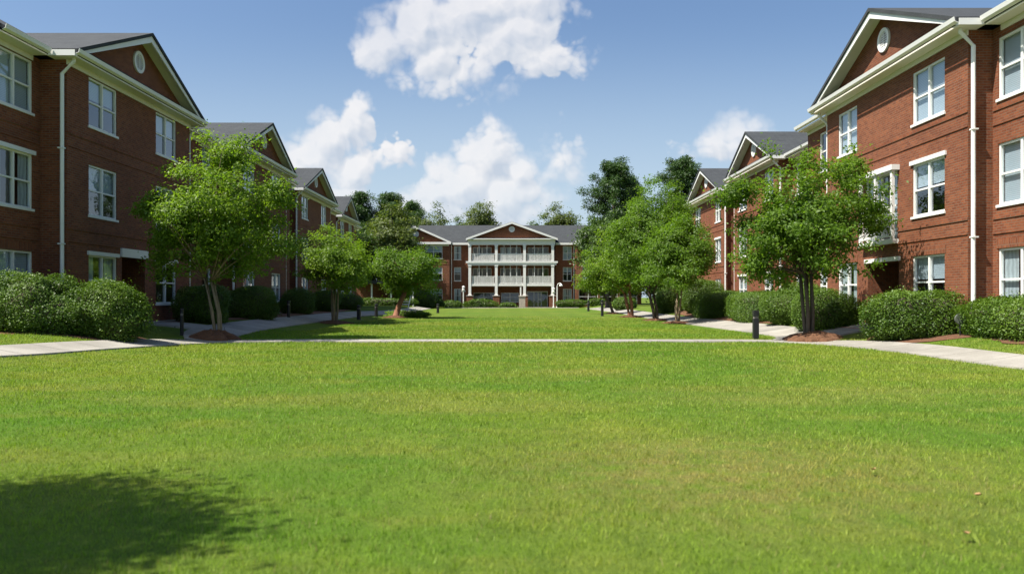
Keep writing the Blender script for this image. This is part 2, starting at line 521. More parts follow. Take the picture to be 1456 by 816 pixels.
def catmull(pts, n=10):
    P = [Vector((p[0], p[1], 0)) for p in pts]
    P = [P[0] * 2 - P[1]] + P + [P[-1] * 2 - P[-2]]
    out = []
    for i in range(1, len(P) - 2):
        a, b, c, d = P[i - 1], P[i], P[i + 1], P[i + 2]
        for k in range(n):
            t = k / n
            out.append(.5 * ((2 * b) + (c - a) * t + (2 * a - 5 * b + 4 * c - d) * t * t + (3 * b - a - 3 * c + d) * t ** 3))
    out.append(P[-2])
    return out

PATHS = []
def walk(name, pts, width, lift, mat='concrete'):
    c = catmull(pts)
    PATHS.append((np.array([(p.x, p.y) for p in c]), width))
    mb = MB()
    prev = None
    for i, p in enumerate(c):
        t = (c[min(i + 1, len(c) - 1)] - c[max(i - 1, 0)]).normalized()
        nrm = Vector((-t.y, t.x, 0))
        row = []
        for s in (-1, -.98, -.5, 0, .5, .98, 1):
            q = p + nrm * (s * width / 2)
            z = gz(q.x, q.y) + lift - (.06 if abs(s) == 1 else 0)
            row.append((q.x, q.y, z))
        n = len(mb.v)
        mb.v += row
        if prev is not None:
            for k in range(6):
                mb.f.append((prev + k, prev + k + 1, n + k + 1, n + k))
        prev = n
    o = obj(name, mb, M[mat])
    dist = [0.0]
    for p, q in zip(c, c[1:]):
        dist.append(dist[-1] + (q - p).length)
    o.data.attributes.new('along', 'FLOAT', 'POINT').data.foreach_set('value', [d for d in dist for _ in range(7)])
    return tag(o, kind='structure')

walk('front_path', [(-15.5, 8.0), (-12.9, 13.2), (-11.75, 17.4), (-11.2, 21.2), (-10.4, 24.4), (-8.6, 25.9), (-4, 26.1), (0, 26.1), (5, 26.1), (8.4, 25.9), (10.1, 24.5), (10.75, 21.0), (10.8, 16.5), (11.2, 11.0), (12, 6)], 1.15, .040)
walk('left_walk', [(-9.9, 25.6), (-11.0, 28.5), (-11.5, 34), (-11.6, 44), (-11.5, 58), (-10.6, 72), (-10.9, 96)], 1.75, .046)
walk('right_walk', [(9.6, 25.8), (10.6, 28.5), (10.7, 34), (10.5, 42), (10.4, 56), (10.6, 75), (10.2, 98)], 1.8, .046)
walk('left_entrance_walk', [(-11.2, 30.2), (-12.6, 29.7), (-14.45, 29.7)], 2.2, .052)
walk('right_entrance_walk', [(10.4, 27.4), (11.6, 27.9), (13.15, 27.9)], 2.6, .052)
walk('porch_walk', [(-9.0, 104.6), (0, 104.4), (9.0, 104.6)], 1.6, .04)

def planting_bed(x0, x1, y0, y1, seed):
    rng = np.random.default_rng(seed)
    n = max(4, int((y1 - y0) / .35))
    mb = MB()
    for i in range(n + 1):
        y = y0 + (y1 - y0) * i / n
        e = max(0.0, math.sin(math.pi * i / n)) ** .35
        inner = x1 + (x0 - x1) * (.15 + .85 * e) + rng.normal(0, .05)
        for k in range(5):
            x = inner + (x1 - inner) * k / 4
            mb.v.append((x, y, gz(x, y) + .022 + (.03 * rng.uniform() if 0 < k < 4 else 0)))
    for i in range(n):
        for k in range(4):
            a = i * 5 + k
            mb.f.append((a, a + 1, a + 6, a + 5))
    tag(obj('planting_bed', mb, M['mulch']), kind='structure')
planting_bed(10.95, 13.15, 21.2, 25.3, 1)
planting_bed(12.3, 13.85, 16.8, 21.1, 2)
planting_bed(11.35, 14.9, 28.6, 62.0, 3)
planting_bed(-10.75, -15.3, 21.6, 24.6, 4)
planting_bed(-12.45, -14.4, 31.3, 66.0, 5)

# ------------------------------------------------------------------ buildings
ZF, EAVE, FASC = .30, 9.22, 9.44
RND = random.Random(7)

def wall_sheet(mb, F, w, u0, u1, z0, z1, holes, depth=.16):
    us = sorted({u0, u1} | {min(max(h[i], u0), u1) for h in holes for i in (0, 1)})
    zs = sorted({z0, z1} | {min(max(h[i], z0), z1) for h in holes for i in (2, 3)})
    for a, b in zip(us, us[1:]):
        for c, d in zip(zs, zs[1:]):
            mu, mz = (a + b) / 2, (c + d) / 2
            if any(h[0] < mu < h[1] and h[2] < mz < h[3] for h in holes):
                continue
            mb.quad(F(w, a, c), F(w, b, c), F(w, b, d), F(w, a, d))
    for h in holes:
        a, b, c, d = h[:4]
        e = w + (h[4] if len(h) > 4 else depth)
        mb.quad(F(w, a, c), F(e, a, c), F(e, a, d), F(w, a, d))
        mb.quad(F(w, b, c), F(e, b, c), F(e, b, d), F(w, b, d))
        mb.quad(F(w, a, d), F(e, a, d), F(e, b, d), F(w, b, d))
        mb.quad(F(w, a, c), F(e, a, c), F(e, b, c), F(w, b, c))

def window(F, par, w, u0, u1, z0, z1, style='double', shade=None, sill=True, lintel=False, low_curtain=False):
    fr = MB()
    f = .06
    a, b = w + .035, w + .125
    fr.box(F, a, b, u0, u0 + f, z0, z1)
    fr.box(F, a, b, u1 - f, u1, z0, z1)
    fr.box(F, a, b, u0 + f, u1 - f, z0, z0 + f)
    fr.box(F, a, b, u0 + f, u1 - f, z1 - f, z1)
    um, zm = (u0 + u1) / 2, (z0 + z1) / 2
    cols = [(u0 + f, u1 - f)]
    if style == 'double':
        fr.box(F, a - .004, b - .004, um - .042, um + .042, z0 + f, z1 - f)
        cols = [(u0 + f, um - .042), (um + .042, u1 - f)]
    for c0, c1 in cols:
        fr.box(F, a + .012, b - .012, c0, c1, zm - .028, zm + .028)
    if sill:
        fr.box(F, w - .045, w + .033, u0 - .05, u1 + .05, z0 - .075, z0 + .004)
    root = obj('window', fr, M['white'], par)
    g = MB()
    g.quad(F(w + .09, u0 + .02, z0 + .02), F(w + .09, u1 - .02, z0 + .02), F(w + .09, u1 - .02, z1 - .02), F(w + .09, u0 + .02, z1 - .02))
    obj('pane', g, M['glass'], root)
    shade = shade if shade is not None else RND.choice(['blind', 'blind', 'curtain', 'half', 'none', 'half'])
    if shade != 'none':
        s = MB()
        if shade == 'curtain':
            g1 = (u1 - u0) * RND.uniform(.26, .42)
            s.quad(F(w + .17, u0 + .03, z0 + .03), F(w + .17, u0 + g1, z0 + .03), F(w + .17, u0 + g1, z1 - .03), F(w + .17, u0 + .03, z1 - .03))
            s.quad(F(w + .17, u1 - g1, z0 + .03), F(w + .17, u1 - .03, z0 + .03), F(w + .17, u1 - .03, z1 - .03), F(w + .17, u1 - g1, z1 - .03))
            obj('curtain', s, M['curtain'], root)
        else:
            zl = z0 + .03 if shade == 'blind' else zm + RND.uniform(-.05, .25)
            s.quad(F(w + .17, u0 + .03, zl), F(w + .17, u1 - .03, zl), F(w + .17, u1 - .03, z1 - .03), F(w + .17, u0 + .03, z1 - .03))
            obj('blind', s, M['blind'], root)
    if not lintel and z0 < 1.6 and w < 20 and w > 10:
        l = MB()
        l.box(F, w - .014, w - .002, u0 - .06, u1 + .06, z1 + .01, z1 + .27)
        obj('brick_header', l, M['soldier'], par)
    if lintel:
        l = MB()
        l.box(F, w - .06, w + .03, u0 - .10, u1 + .10, z1 - .003, z1 + .13)
        obj('lintel', l, M['white'], par)
    return root

def belt(mb, F, w, u0, u1, z, holes):
    cuts = sorted([(max(h[0], u0), min(h[1], u1)) for h in holes if h[2] < z + .08 and h[3] > z - .02 and h[1] > u0 and h[0] < u1])
    a = u0
    for c, d in cuts + [(u1, u1)]:
        if c - a > .05:
            mb.box(F, w - .028, w - .002, a, c, z, z + .07)
        a = max(a, d)

def gable_vent(F, par, w, u, z, r=.42):
    ring, slat = MB(), MB()
    n = 28
    for k in range(n):
        t0, t1 = 2 * math.pi * k / n, 2 * math.pi * (k + 1) / n
        A = [F(w + q, u + rr * math.cos(t0), z + rr * math.sin(t0)) for q, rr in ((-.07, r), (-.07, r * .70), (.0, r * .70), (.0, r))]
        B = [F(w + q, u + rr * math.cos(t1), z + rr * math.sin(t1)) for q, rr in ((-.07, r), (-.07, r * .70), (.0, r * .70), (.0, r))]
        for i in range(4):
            j = (i + 1) % 4
            ring.quad(A[i], A[j], B[j], B[i])
    root = obj('gable_vent', ring, M['white'], par)
    for k in range(-3, 4):
        zz = z + k * r * .19
        hw = math.sqrt(max(.02, (r * .72) ** 2 - (k * r * .19) ** 2))
        slat.quad(F(w - .045, u - hw, zz - .035), F(w - .045, u + hw, zz - .035), F(w - .012, u + hw, zz + .045), F(w - .012, u - hw, zz + .045))
    slat.box(F, w - .055, w - .047, u - .02, u + .02, z - r * .7, z + r * .7)
    obj('louvre', slat, M['white'], root)

def downpipe(F, par, w, u, zb, eave_w):
    p = MB()
    p.tube([F(eave_w, u, FASC - .1), F(eave_w, u, 9.12), F(w, u, 8.72), F(w, u, zb + .25), F(w - .12, u, zb + .06)], .062, 8)
    for z in (3.2, 6.3):
        p.box(F, w - .07, w + .11, u - .08, u + .08, z, z + .04)
    obj('downpipe', p, M['white'], par)

def side_building(side, X, r, ya, yb, y0, y1, spec, label, ridge=11.72, base=ZF, first=False, last=False, group=None):
    """one block of the rows: brick body along the green with a gabled front bay from ya to yb"""
    F = lambda w, u, z: (side * w, u, z)
    Xr = X + r
    par = thing('apartment_building', label, 'building', (side * (X + 3.5), (ya + yb) / 2, base), group)
    holes_f = spec['front']
    holes_n = spec.get('near', [])
    holes_r = spec.get('far', [])
    wins = [(X, h) for h in holes_f] + [(Xr, h) for h in holes_n] + [(Xr, h) for h in holes_r]
    ent = spec.get('entrance')
    bal = spec.get('balcony')
    hf = [h[:4] for h in holes_f] + ([(*ent[:4], 1.5)] if ent else []) + ([bal] if bal else [])
    b = MB()
    wr = Xr + 3.6
    wb = Xr + 7.2
    wall_sheet(b, F, Xr, y0, ya, base - .3, EAVE, [h[:4] for h in holes_n])
    wall_sheet(b, F, Xr, yb, y1, base - .3, EAVE, [h[:4] for h in holes_r])
    wall_sheet(b, F, X, ya, yb, base - .3, EAVE, hf)
    for u in (ya, yb):
        b.quad(F(X, u, base - .3), F(Xr, u, base - .3), F(Xr, u, EAVE), F(X, u, EAVE))
    um, hw = (ya + yb) / 2, (yb - ya) / 2
    sl = (ridge - FASC) / (hw + .45)
    apex = FASC + sl * (hw + .45)
    b.poly([F(X, ya, EAVE), F(X, yb, EAVE), F(X, yb, FASC + sl * .45 - .16), F(X, um, apex - .16), F(X, ya, FASC + sl * .45 - .16)])
    for u in (y0 + .01, y1 - .01):
        b.poly([F(Xr, u, base - .3), F(wb, u, base - .3), F(wb, u, EAVE), F(wr, u, ridge - .1), F(Xr, u, EAVE)])
    b.quad(F(wb, y0, base - .3), F(wb, y1, base - .3), F(wb, y1, EAVE), F(wb, y0, EAVE))
    if ent:
        a, c, z0, z1 = ent[:4]
        b.quad(F(X + 1.5, a, z0), F(X + 1.5, c, z0), F(X + 1.5, c, z1), F(X + 1.5, a, z1))
    wall = obj('wall', b, M['brick'], par)
    t = MB()
    for z in (3.30, 3.72, 6.42, 6.84):
        belt(t, F, X, ya, yb, z, hf)
        belt(t, F, Xr, y0, ya - .03, z, holes_n)
        belt(t, F, Xr, yb + .03, y1, z, holes_r)
    obj('belt_course', t, M['brick'], wall)
    pl = MB()
    pcuts = [(X, ya, yb), (Xr, y0, ya), (Xr, yb, y1)]
    for w, u0, u1 in pcuts:
        segs = [(u0, u1)]
        if ent and w == X:
            segs = [(u0, ent[0]), (ent[1], u1)]
        for s0, s1 in segs:
            pl.box(F, w - .05, w - .003, s0, s1, base - .25, base + .22)
    obj('plinth', pl, M['plinth'], wall)
    i = MB()
    i.quad(F(Xr + 1.8, y0 + .1, base), F(Xr + 1.8, y1 - .1, base), F(Xr + 1.8, y1 - .1, EAVE), F(Xr + 1.8, y0 + .1, EAVE))
    for z in (base + .15, 3.45, 6.55, EAVE - .06):
        i.quad(F(Xr + .22, y0 + .1, z), F(Xr + .22, y1 - .1, z), F(Xr + 1.8, y1 - .1, z), F(Xr + 1.8, y0 + .1, z))
    obj('interior', i, M['room'], par)
    for w, h in wins:
        kw = dict(h[4]) if len(h) > 4 else {}
        window(F, par, w, *h[:4], **kw)
    # ---- roof
    OV = .50
    rf = MB()
    s2 = (ridge + .05 - FASC) / (wr - Xr + OV)
    th = .13
    e0, e1 = y0 - (.35 if first else 0), y1 + (.35 if last else 0)
    for wa, sg in ((Xr - OV - .03, 1), (wb + OV, -1)):
        za = FASC
        A = [F(wa, e0, za), F(wr, e0, ridge + .05), F(wr, e0, ridge + .05 - th), F(wa, e0, za - th)]
        B = [F(wa, e1, za), F(wr, e1, ridge + .05), F(wr, e1, ridge + .05 - th), F(wa, e1, za - th)]
        rf.prism(A, B)
    for s in (-1, 1):
        ue = um + s * (hw + .45)
        A = [F(X - OV - .09, ue, FASC), F(X - OV - .09, um, apex), F(X - OV - .09, um, apex - th), F(X - OV - .09, ue, FASC - th)]
        B = [F(wr, ue, FASC), F(wr, um, apex), F(wr, um, apex - th), F(wr, ue, FASC - th)]
        rf.prism(A, B)
    # little shingled skirt over the cornice of the gable
    rf.prism([F(X - OV + .02, ya - .2, FASC + .012), F(X - .002, ya + 1.0, FASC + .42), F(X - .002, ya - .2, FASC - .02), F(X - OV + .02, ya - .2, FASC - .02)],
             [F(X - OV + .02, yb + .2, FASC + .012), F(X - .002, yb - 1.0, FASC + .42), F(X - .002, yb + .2, FASC - .02), F(X - OV + .02, yb + .2, FASC - .02)])
    roof = obj('roof', rf, M['roof'], par)
    # ---- white and cream eaves
    so, wh = MB(), MB()
    so.box(F, X - OV + .02, X + .02, ya - .43, yb + .43, EAVE - .002, EAVE + .05)
    so.box(F, X - .045, X - .003, ya - .04, yb + .04, EAVE - .16, EAVE - .004)
    for u0, u1 in ((y0, ya - .43), (yb + .43, y1)):
        so.box(F, Xr - OV + .02, Xr + .02, u0, u1, EAVE + .002, EAVE + .052)
        so.box(F, Xr - .045, Xr - .003, u0, u1, EAVE - .16, EAVE - .004)
    for s in (-1, 1):                                     # under the gable roof's side eaves and rakes
        ue, uw = um + s * (hw + .43), um + s * hw
        so.box(F, X + .021, Xr - OV + .018, min(ue, uw), max(ue, uw), EAVE - .001, EAVE + .048)
        d = th + .012
        so.prism([F(X - OV + .05, ue, FASC - d), F(X - OV + .05, um, apex - d), F(X - OV + .05, um, apex - d - .04), F(X - OV + .05, ue, FASC - d - .04)],
                 [F(X - .004, ue, FASC - d), F(X - .004, um, apex - d), F(X - .004, um, apex - d - .04), F(X - .004, ue, FASC - d - .04)])
        d = th + .003
        wh.prism([F(X - OV - .035, ue, FASC - d), F(X - OV - .035, um, apex - d), F(X - OV - .035, um, apex - d - .24), F(X - OV - .035, ue, FASC - d - .10)],
                 [F(X - OV + .02, ue, FASC - d), F(X - OV + .02, um, apex - d), F(X - OV + .02, um, apex - d - .24), F(X - OV + .02, ue, FASC - d - .10)])
        wh.box(F, X - OV - .02, Xr - OV - .03, ue - .03 if s < 0 else ue + .002, ue - .002 if s < 0 else ue + .03, EAVE - .003, FASC - .035)
    obj('soffit', so, M['soffit'], roof)
    obj('fascia', wh, M['white'], roof)
    gu = MB()
    def gutter(w, u0, u1):
        prof = [(0, 0), (-.10, .05), (-.13, .17), (-.11, .17), (-.085, .06), (-.0, .02)]
        gu.prism([F(w + a, u0, EAVE + .05 + z) for a, z in prof], [F(w + a, u1, EAVE + .05 + z) for a, z in prof])
    gutter(X - OV - .04, ya - .45, yb + .45)
    gutter(Xr - OV - .04, y0, ya - .48)
    gutter(Xr - OV - .04, yb + .48, y1)
    obj('gutter', gu, M['white'], roof)
    downpipe(F, par, X - .02 + .1, ya - .13, gz(side * X, ya), X - .30)
    downpipe(F, par, X + .08, yb + .13, gz(side * X, yb), X - .30)
    gable_vent(F, par, X, um, FASC + .48 * (apex - FASC) + .05)
    if ent:
        a, c, z0, z1 = ent[:4]
        d = MB()
        d.box(F, X + 1.40, X + 1.46, a + .25, a + 1.2, base + .1, z1 - .35)
        dr = obj('door', d, M['door'], par)
        hd = MB()
        hd.box(F, X + 1.33, X + 1.398, a + 1.05, a + 1.10, base + 1.0, base + 1.25)
        obj('handle', hd, M['black'], dr)
        fr = MB()
        fr.box(F, X + 1.36, X + 1.45, a + .14, a + .249, base + .1, z1 - .2)
        fr.box(F, X + 1.36, X + 1.45, a + 1.201, a + 1.31, base + .1, z1 - .2)
        fr.box(F, X + 1.36, X + 1.45, a + .25, a + 1.2, z1 - .349, z1 - .2)
        obj('door_frame', fr, M['white'], dr)
        l = MB()
        l.box(F, X - .09, X - .004, a - .12, c + .12, z1 - .02, z1 + (.30 if side < 0 else .13))
        obj('entrance_lintel', l, M['white'], par)
        st = MB()
        st.box(F, X - 1.0, X + 1.5, a - .3, c + .3, base - .2, base + .09)
        obj('doorstep', st, M['redpave' if side > 0 else 'plinth'], par)
    if bal:
        a, c, z0, z1 = bal
        br = MB()
        wf = X - .22
        br.box(F, wf, X + .10, a - .10, c + .10, z0 - .12, z0 + .03)
        br.box(F, wf - .06, X + .10, a - .16, c + .16, z1 - .02, z1 + .16)
        for u in (a - .06, (a + c) / 2 - .06, c - .06):
            br.box(F, wf, wf + .10, u, u + .12, z0 + .03, z1 - .02)
        zr = z0 + 1.05
        br.box(F, wf + .012, wf + .088, a + .06, c - .06, zr, zr + .09)
        br.box(F, wf + .012, wf + .088, a + .06, c - .06, z0 + .12, z0 + .18)
        k = int((c - a) / .13)
        for q in range(1, k):
            u = a + (c - a) * q / k
            br.box(F, wf + .035, wf + .065, u - .014, u + .014, z0 + .18, zr)
        obj('balcony_railing', br, M['white'], par)
        window(F, par, X, a, c, z0 + .03, z1 - .02, sill=False, shade='curtain')
    return par

def trio(u0, u1, tops, h=1.72, **kw):
    return [(u0, u1, z, z + h, dict(kw)) for z in tops]

LZ = (1.22, 4.30, 7.36)
L = lambda u0, u1, **kw: trio(u0, u1, LZ, **kw)
def lint(ws, which=(1,)):
    return [(*w[:4], {**w[4], 'lintel': (i in which)}) for i, w in enumerate(ws)]
GL = 'apartment buildings lining the left side of the green'
GR = 'apartment buildings lining the right side of the green'

side_building(-1, 14.5, .87, 25.2, 34.8, 22.5, 38.2, dict(
    front=[(26.5, 28.4, 1.22, 2.94, {'shade': 'curtain', 'lintel': True}), (26.5, 28.4, 4.30, 6.04, {'shade': 'half'}), (26.5, 28.4, 7.36, 9.04, {'shade': 'half'}),
           (31.5, 33.4, 1.22, 2.94, {'shade': 'none', 'lintel': True}), (31.5, 33.4, 4.30, 6.04, {'shade': 'half'}), (31.5, 33.4, 7.36, 9.04, {'shade': 'half'})],
    near=[(23.0, 24.8, 1.22, 2.94, {'shade': 'half'}), (23.0, 24.8, 4.30, 6.04, {'shade': 'curtain', 'lintel': True}), (23.0, 24.8, 7.36, 9.04, {'shade': 'blind'})],
    far=L(35.6, 36.7, style='single'),
    entrance=(28.75, 30.55, .30, 3.0)),
    'shaded brick apartment building at the left edge, behind the two big bushes', first=True, group=GL)
side_building(-1, 14.6, .9, 40.9, 50.0, 38.25, 53.9, dict(front=L(42.0, 43.9) + L(47.0, 48.8), near=L(38.7, 39.8, style='single'), far=L(51.2, 52.4, style='single')),
    'second shaded brick apartment building from the left edge, gable above the nearest left tree', group=GL)
side_building(-1, 15.6, .9, 56.4, 66.5, 53.95, 72.5, dict(front=L(57.4, 59.2) + L(63.3, 65.0), near=L(54.3, 55.4, style='single'), far=L(68.0, 69.5)),
    'third shaded brick apartment building on the left, behind the mid left tree', group=GL)
side_building(-1, 16.9, .9, 75.0, 82.6, 72.55, 88.5, dict(front=L(76.2, 78.0) + L(80, 81.6), near=[], far=L(84.5, 86.0)),
    'farthest left brick apartment building, its small gable beside the dark conifers', last=True, group=GL)

RZ = (1.12, 4.12, 7.14)
Rr = lambda u0, u1, **kw: trio(u0, u1, RZ, **kw)
side_building(1, 13.2, .72, 22.4, 32.4, 16.6, 36.4, dict(
    front=[(23.6, 25.5, 1.12, 2.82, {'shade': 'half'}), (23.6, 25.5, 4.12, 5.82, {'shade': 'half', 'lintel': True}), (23.6, 25.5, 7.14, 8.84, {'shade': 'blind'}),
           (29.6, 31.3, 1.12, 2.82, {'shade': 'curtain'}), (29.6, 31.3, 7.14, 8.84, {'shade': 'blind'})],
    near=[(20.2, 22.15, z, z + 1.75, {'shade': s}) for z, s in zip(RZ, ('curtain', 'blind', 'blind'))] + [(17.3, 18.6, z, z + 1.75, {}) for z in RZ],
    far=Rr(33.4, 35.0),
    entrance=(26.4, 28.7, .30, 2.75), balcony=(26.5, 28.9, 3.45, 5.85)),
    'sunlit brick apartment building at the right edge, with a white balcony over a dark doorway', first=True, group=GR)
side_building(1, 15.0, .8, 43.6, 52.2, 36.45, 55.2, dict(front=lint(Rr(44.4, 46.0), (0,)) + lint(Rr(49.4, 51.2), (0, 1)), near=Rr(38.5, 40.3) + Rr(41.6, 43.0, style='single'), far=Rr(53.2, 54.3, style='single')),
    'second brick apartment building on the right, partly hidden by the front right tree', group=GR)
side_building(1, 15.5, .8, 56.6, 66.6, 55.25, 70.0, dict(front=lint(Rr(57.4, 59.0), (1,)) + Rr(63.6, 65.4), near=[], far=Rr(67.5, 69.0)),
    'farthest brick apartment building on the right, its narrow gable beside the dark pine crown', last=True, group=GR)

# ---- the building across the end of the green
def centre_building():
    Y = 110.0
    F = lambda w, u, z: (u, Y + w, z)
    par = thing('apartment_building', 'brick apartment building across the far end of the lawn, with white two storey balconies', 'building', (0, Y + 6, 0))
    b = MB()
    H = 9.0
    wl = (-18.3, -8.9)
    wrg = (9.1, 18.4)
    RC = 1.6                                             # wall between wings and porch stands this far back
    holesL = []
    winsL = []
    for z in (.55, 3.65, 6.7):
        winsL.append((-12.4, -9.9, z + .25, z + 2.05, {'shade': 'half', 'sill': True}))
        winsL.append((-17.0, -14.8, z + .25, z + 2.05, {}))
    winsN = [(u0, u1, z + .15, z + 2.1, {'style': 'single'}) for z in (.55, 3.65, 6.7) for u0, u1 in ((-8.35, -7.35),)]
    winsM = [(u0, u1, z + .15, z + 2.1, {}) for z in (.55, 3.65, 6.7) for u0, u1 in ((7.35, 8.6),)]
    winsR = [(u0, u1, z + .25, z + 2.05, {}) for z in (3.65, 6.7) for u0, u1 in ((10.0, 12.4), (14.9, 17.1))]
    store = [(9.5, 12.2, .45, 2.6, {'shade': 'none', 'sill': False}), (12.5, 15.0, .45, 2.6, {'shade': 'none', 'sill': False}), (15.3, 17.8, .45, 2.6, {'shade': 'none', 'sill': False})]
    wall_sheet(b, F, 0, *wl, -.2, H, [w[:4] for w in winsL])
    wall_sheet(b, F, 0, *wrg, -.2, H, [w[:4] for w in winsR + store])
    wall_sheet(b, F, RC, wl[1], -6.3, -.2, H, [w[:4] for w in winsN])
    wall_sheet(b, F, RC, 6.3, wrg[0], -.2, H, [w[:4] for w in winsM])
    for u in (wl[1], wrg[0]):
        b.quad(F(0, u, -.2), F(RC, u, -.2), F(RC, u, H), F(0, u, H))
    # porch back wall
    PB = 2.6
    doorsU = [(-5.7, -3.0), (-1.7, 1.3), (2.3, 5.3)]
    hp = [(a, c, z + .12, z + 2.45) for z in (3.2, 6.25) for a, c in doorsU]
    hp += [(-5.6, -2.6, .7, 2.1), (-1.6, 1.0, .75, 2.1), (2.2, 5.2, .05, 2.3)]
    wall_sheet(b, F, PB, -6.3, 6.3, -.2, H, hp)
    for u in (-6.3, 6.3):
        b.quad(F(RC, u, -.2), F(PB, u, -.2), F(PB, u, H), F(RC, u, H))
    for a, c in (wl, wrg):                               # wing sides and gable faces
        b.quad(F(0, a if a < 0 else c, -.2), F(13, a if a < 0 else c, -.2), F(13, a if a < 0 else c, H), F(0, a if a < 0 else c, H))
        m = (a + c) / 2
        b.poly([F(0, a, H), F(0, c, H), F(0, c, H + .3), F(0, m, 11.4), F(0, a, H + .3)])
    b.poly([F(0, -6.0, 9.9), F(0, 6.0, 9.9), F(0, 0, 11.9)])
    wall = obj('wall', b, M['brick'], par)
    t = MB()
    for z in (3.05, 3.4, 6.1, 6.45):
        belt(t, F, 0, *wl, z, winsL)
        belt(t, F, 0, *wrg, z, winsR)
        belt(t, F, RC, wl[1] + .03, -6.3, z, winsN)
        belt(t, F, RC, 6.3, wrg[0] - .03, z, winsM)
    obj('belt_course', t, M['brick'], wall)
    i = MB()
    i.quad(F(4.4, -18.2, 0), F(4.4, 18.3, 0), F(4.4, 18.3, H), F(4.4, -18.2, H))
    for z in (.08, 3.22, 6.28):
        i.quad(F(.3, -18.2, z), F(.3, -9.2, z), F(4.4, -9.2, z), F(4.4, -18.2, z))
        i.quad(F(.3, 9.3, z), F(.3, 18.2, z), F(4.4, 18.2, z), F(4.4, 9.3, z))
        i.quad(F(2.9, -9.2, z), F(2.9, 9.3, z), F(4.4, 9.3, z), F(4.4, -9.2, z))
    obj('interior', i, M['room'], par)
    for w in winsL + winsR + store:
        window(F, par, 0, *w[:4], **w[4])
    for w in winsN + winsM:
        window(F, par, RC, *w[:4], **w[4])
    for h in hp[:6]:
        m = (h[0] + h[1]) / 2
        window(F, par, PB, h[0], m - .03, h[2], h[3], sill=False, shade=RND.choice(['none', 'none', 'curtain']))
        window(F, par, PB, m + .03, h[1], h[2], h[3], sill=False, shade='none')
    for h in hp[6:8]:
        window(F, par, PB, *h, shade='none')
    a, c, z0, z1 = hp[8]
    d = MB()
    for u in (a, a + .95, a + 1.55, c - 1.0, c - .09):
        d.box(F, PB + .03, PB + .12, u, u + .09, z0, z1)
    d.box(F, PB + .034, PB + .116, a + .09, c - .09, z1 - .1, z1)
    d.box(F, PB + .034, PB + .116, a + 1.64, c - 1.0, 1.05, 1.15)
    dr = obj('entrance_door', d, M['white'], par)
    g = MB()
    g.quad(F(PB + .08, a, z0), F(PB + .08, c, z0), F(PB + .08, c, z1), F(PB + .08, a, z1))
    obj('pane', g, M['glass'], dr)
    # porch: slabs, columns on brick piers, beams, railings
    s = MB()
    s.box(F, -.15, PB - .003, -6.32, 6.3, 6.02, 6.42)
    s.box(F, -.22, -.152, -6.55, 6.5, 6.30, 6.55)
    s.box(F, .02, PB - .003, -6.1, 5.95, 3.0, 3.24)
    s.box(F, -.05, .018, -6.2, 6.0, 3.05, 3.33)
    s.box(F, -.05, .35, -6.3, 6.15, 8.9, 9.75)
    s.box(F, .352, PB - .003, -6.2, 6.1, 9.0, 9.06)
    obj('balcony_slab', s, M['white'], par)
    for u in (-6.0, -2.24, 1.78, 5.78):
        cmb = MB()
        rr = .19
        cmb.box(F, -.12, .26, u - rr, u + rr, 1.78, 6.02)
        cmb.box(F, -.12, .26, u - rr, u + rr, 6.56, 8.9)
        for zc in (5.84, 8.72):
            cmb.box(F, -.17, .31, u - rr - .06, u + rr + .06, zc, zc + .14)
        cmb.box(F, -.18, .32, u - rr - .07, u + rr + .07, 1.70, 1.84)
        co = obj('column', cmb, M['white'], par)
        pm = MB()
        pm.box(F, -.3, .44, u - .46, u + .46, -.2, 1.62)
        obj('brick_pier', pm, M['brick'], co)
        cp = MB()
        cp.box(F, -.36, .5, u - .52, u + .52, 1.622, 1.698)
        obj('pier_cap', cp, M['plinth'], co)
    for z in (3.33, 6.56):
        for a, c in ((-5.8, -2.44), (-2.04, 1.58), (1.98, 5.58)):
            rl = MB()
            rl.box(F, .03, .10, a, c, z + 1.02, z + 1.10)
            rl.box(F, .03, .10, a, c, z + .04, z + .11)
            k = int((c - a) / .16)
            for q in range(1, k):
                u = a + (c - a) * q / k
                rl.box(F, .045, .085, u - .045, u + .045, z + .11, z + 1.02)
            ra = obj('balcony_railing', rl, M['white'], par)
            sc_ = MB()
            for q in (1, 2) if a < -5 or a > 1 else (1, 2, 3):
                n = 3 if len((1, 2) if a < -5 or a > 1 else (1, 2, 3)) == 2 else 4
                u = a + (c - a) * q / n
                sc_.box(F, .112, .17, u - .035, u + .035, z, 6.02 if z < 5 else 8.9)
            obj('screen_post', sc_, M['white'], ra)
    # roofs
    rf = MB()
    RG, EV = 12.3, 9.30
    th = .14
    for wa, sg in ((-.55, 1), (13.6, 1)):
        A = [F(wa + (RC if wa < 0 else 0), -19, EV), F(7.0, -19, RG), F(7.0, -19, RG - th), F(wa + (RC if wa < 0 else 0), -19, EV - th)]
        B = [F(wa + (RC if wa < 0 else 0), 19, EV), F(7.0, 19, RG), F(7.0, 19, RG - th), F(wa + (RC if wa < 0 else 0), 19, EV - th)]
        rf.prism(A, B)
    gables = [(-13.65, 5.05, 11.55, EV), (13.75, 5.05, 11.55, EV), (-.02, 6.5, 12.15, 9.80)]
    wh = MB()
    for m, hw, ap, ev in gables:
        for sd in (-1, 1):
            ue = m + sd * hw
            A = [F(-.5, ue, ev), F(-.5, m, ap), F(-.5, m, ap - th), F(-.5, ue, ev - th)]
            B = [F(6.9, ue, ev), F(6.9, m, ap), F(6.9, m, ap - th), F(6.9, ue, ev - th)]
            rf.prism(A, B)
            wh.prism([F(-.55, ue, ev - .03), F(-.55, m, ap - .03), F(-.55, m, ap - .32), F(-.55, ue, ev - .30)],
                     [F(-.503, ue, ev - .03), F(-.503, m, ap - .03), F(-.503, m, ap - .32), F(-.503, ue, ev - .30)])
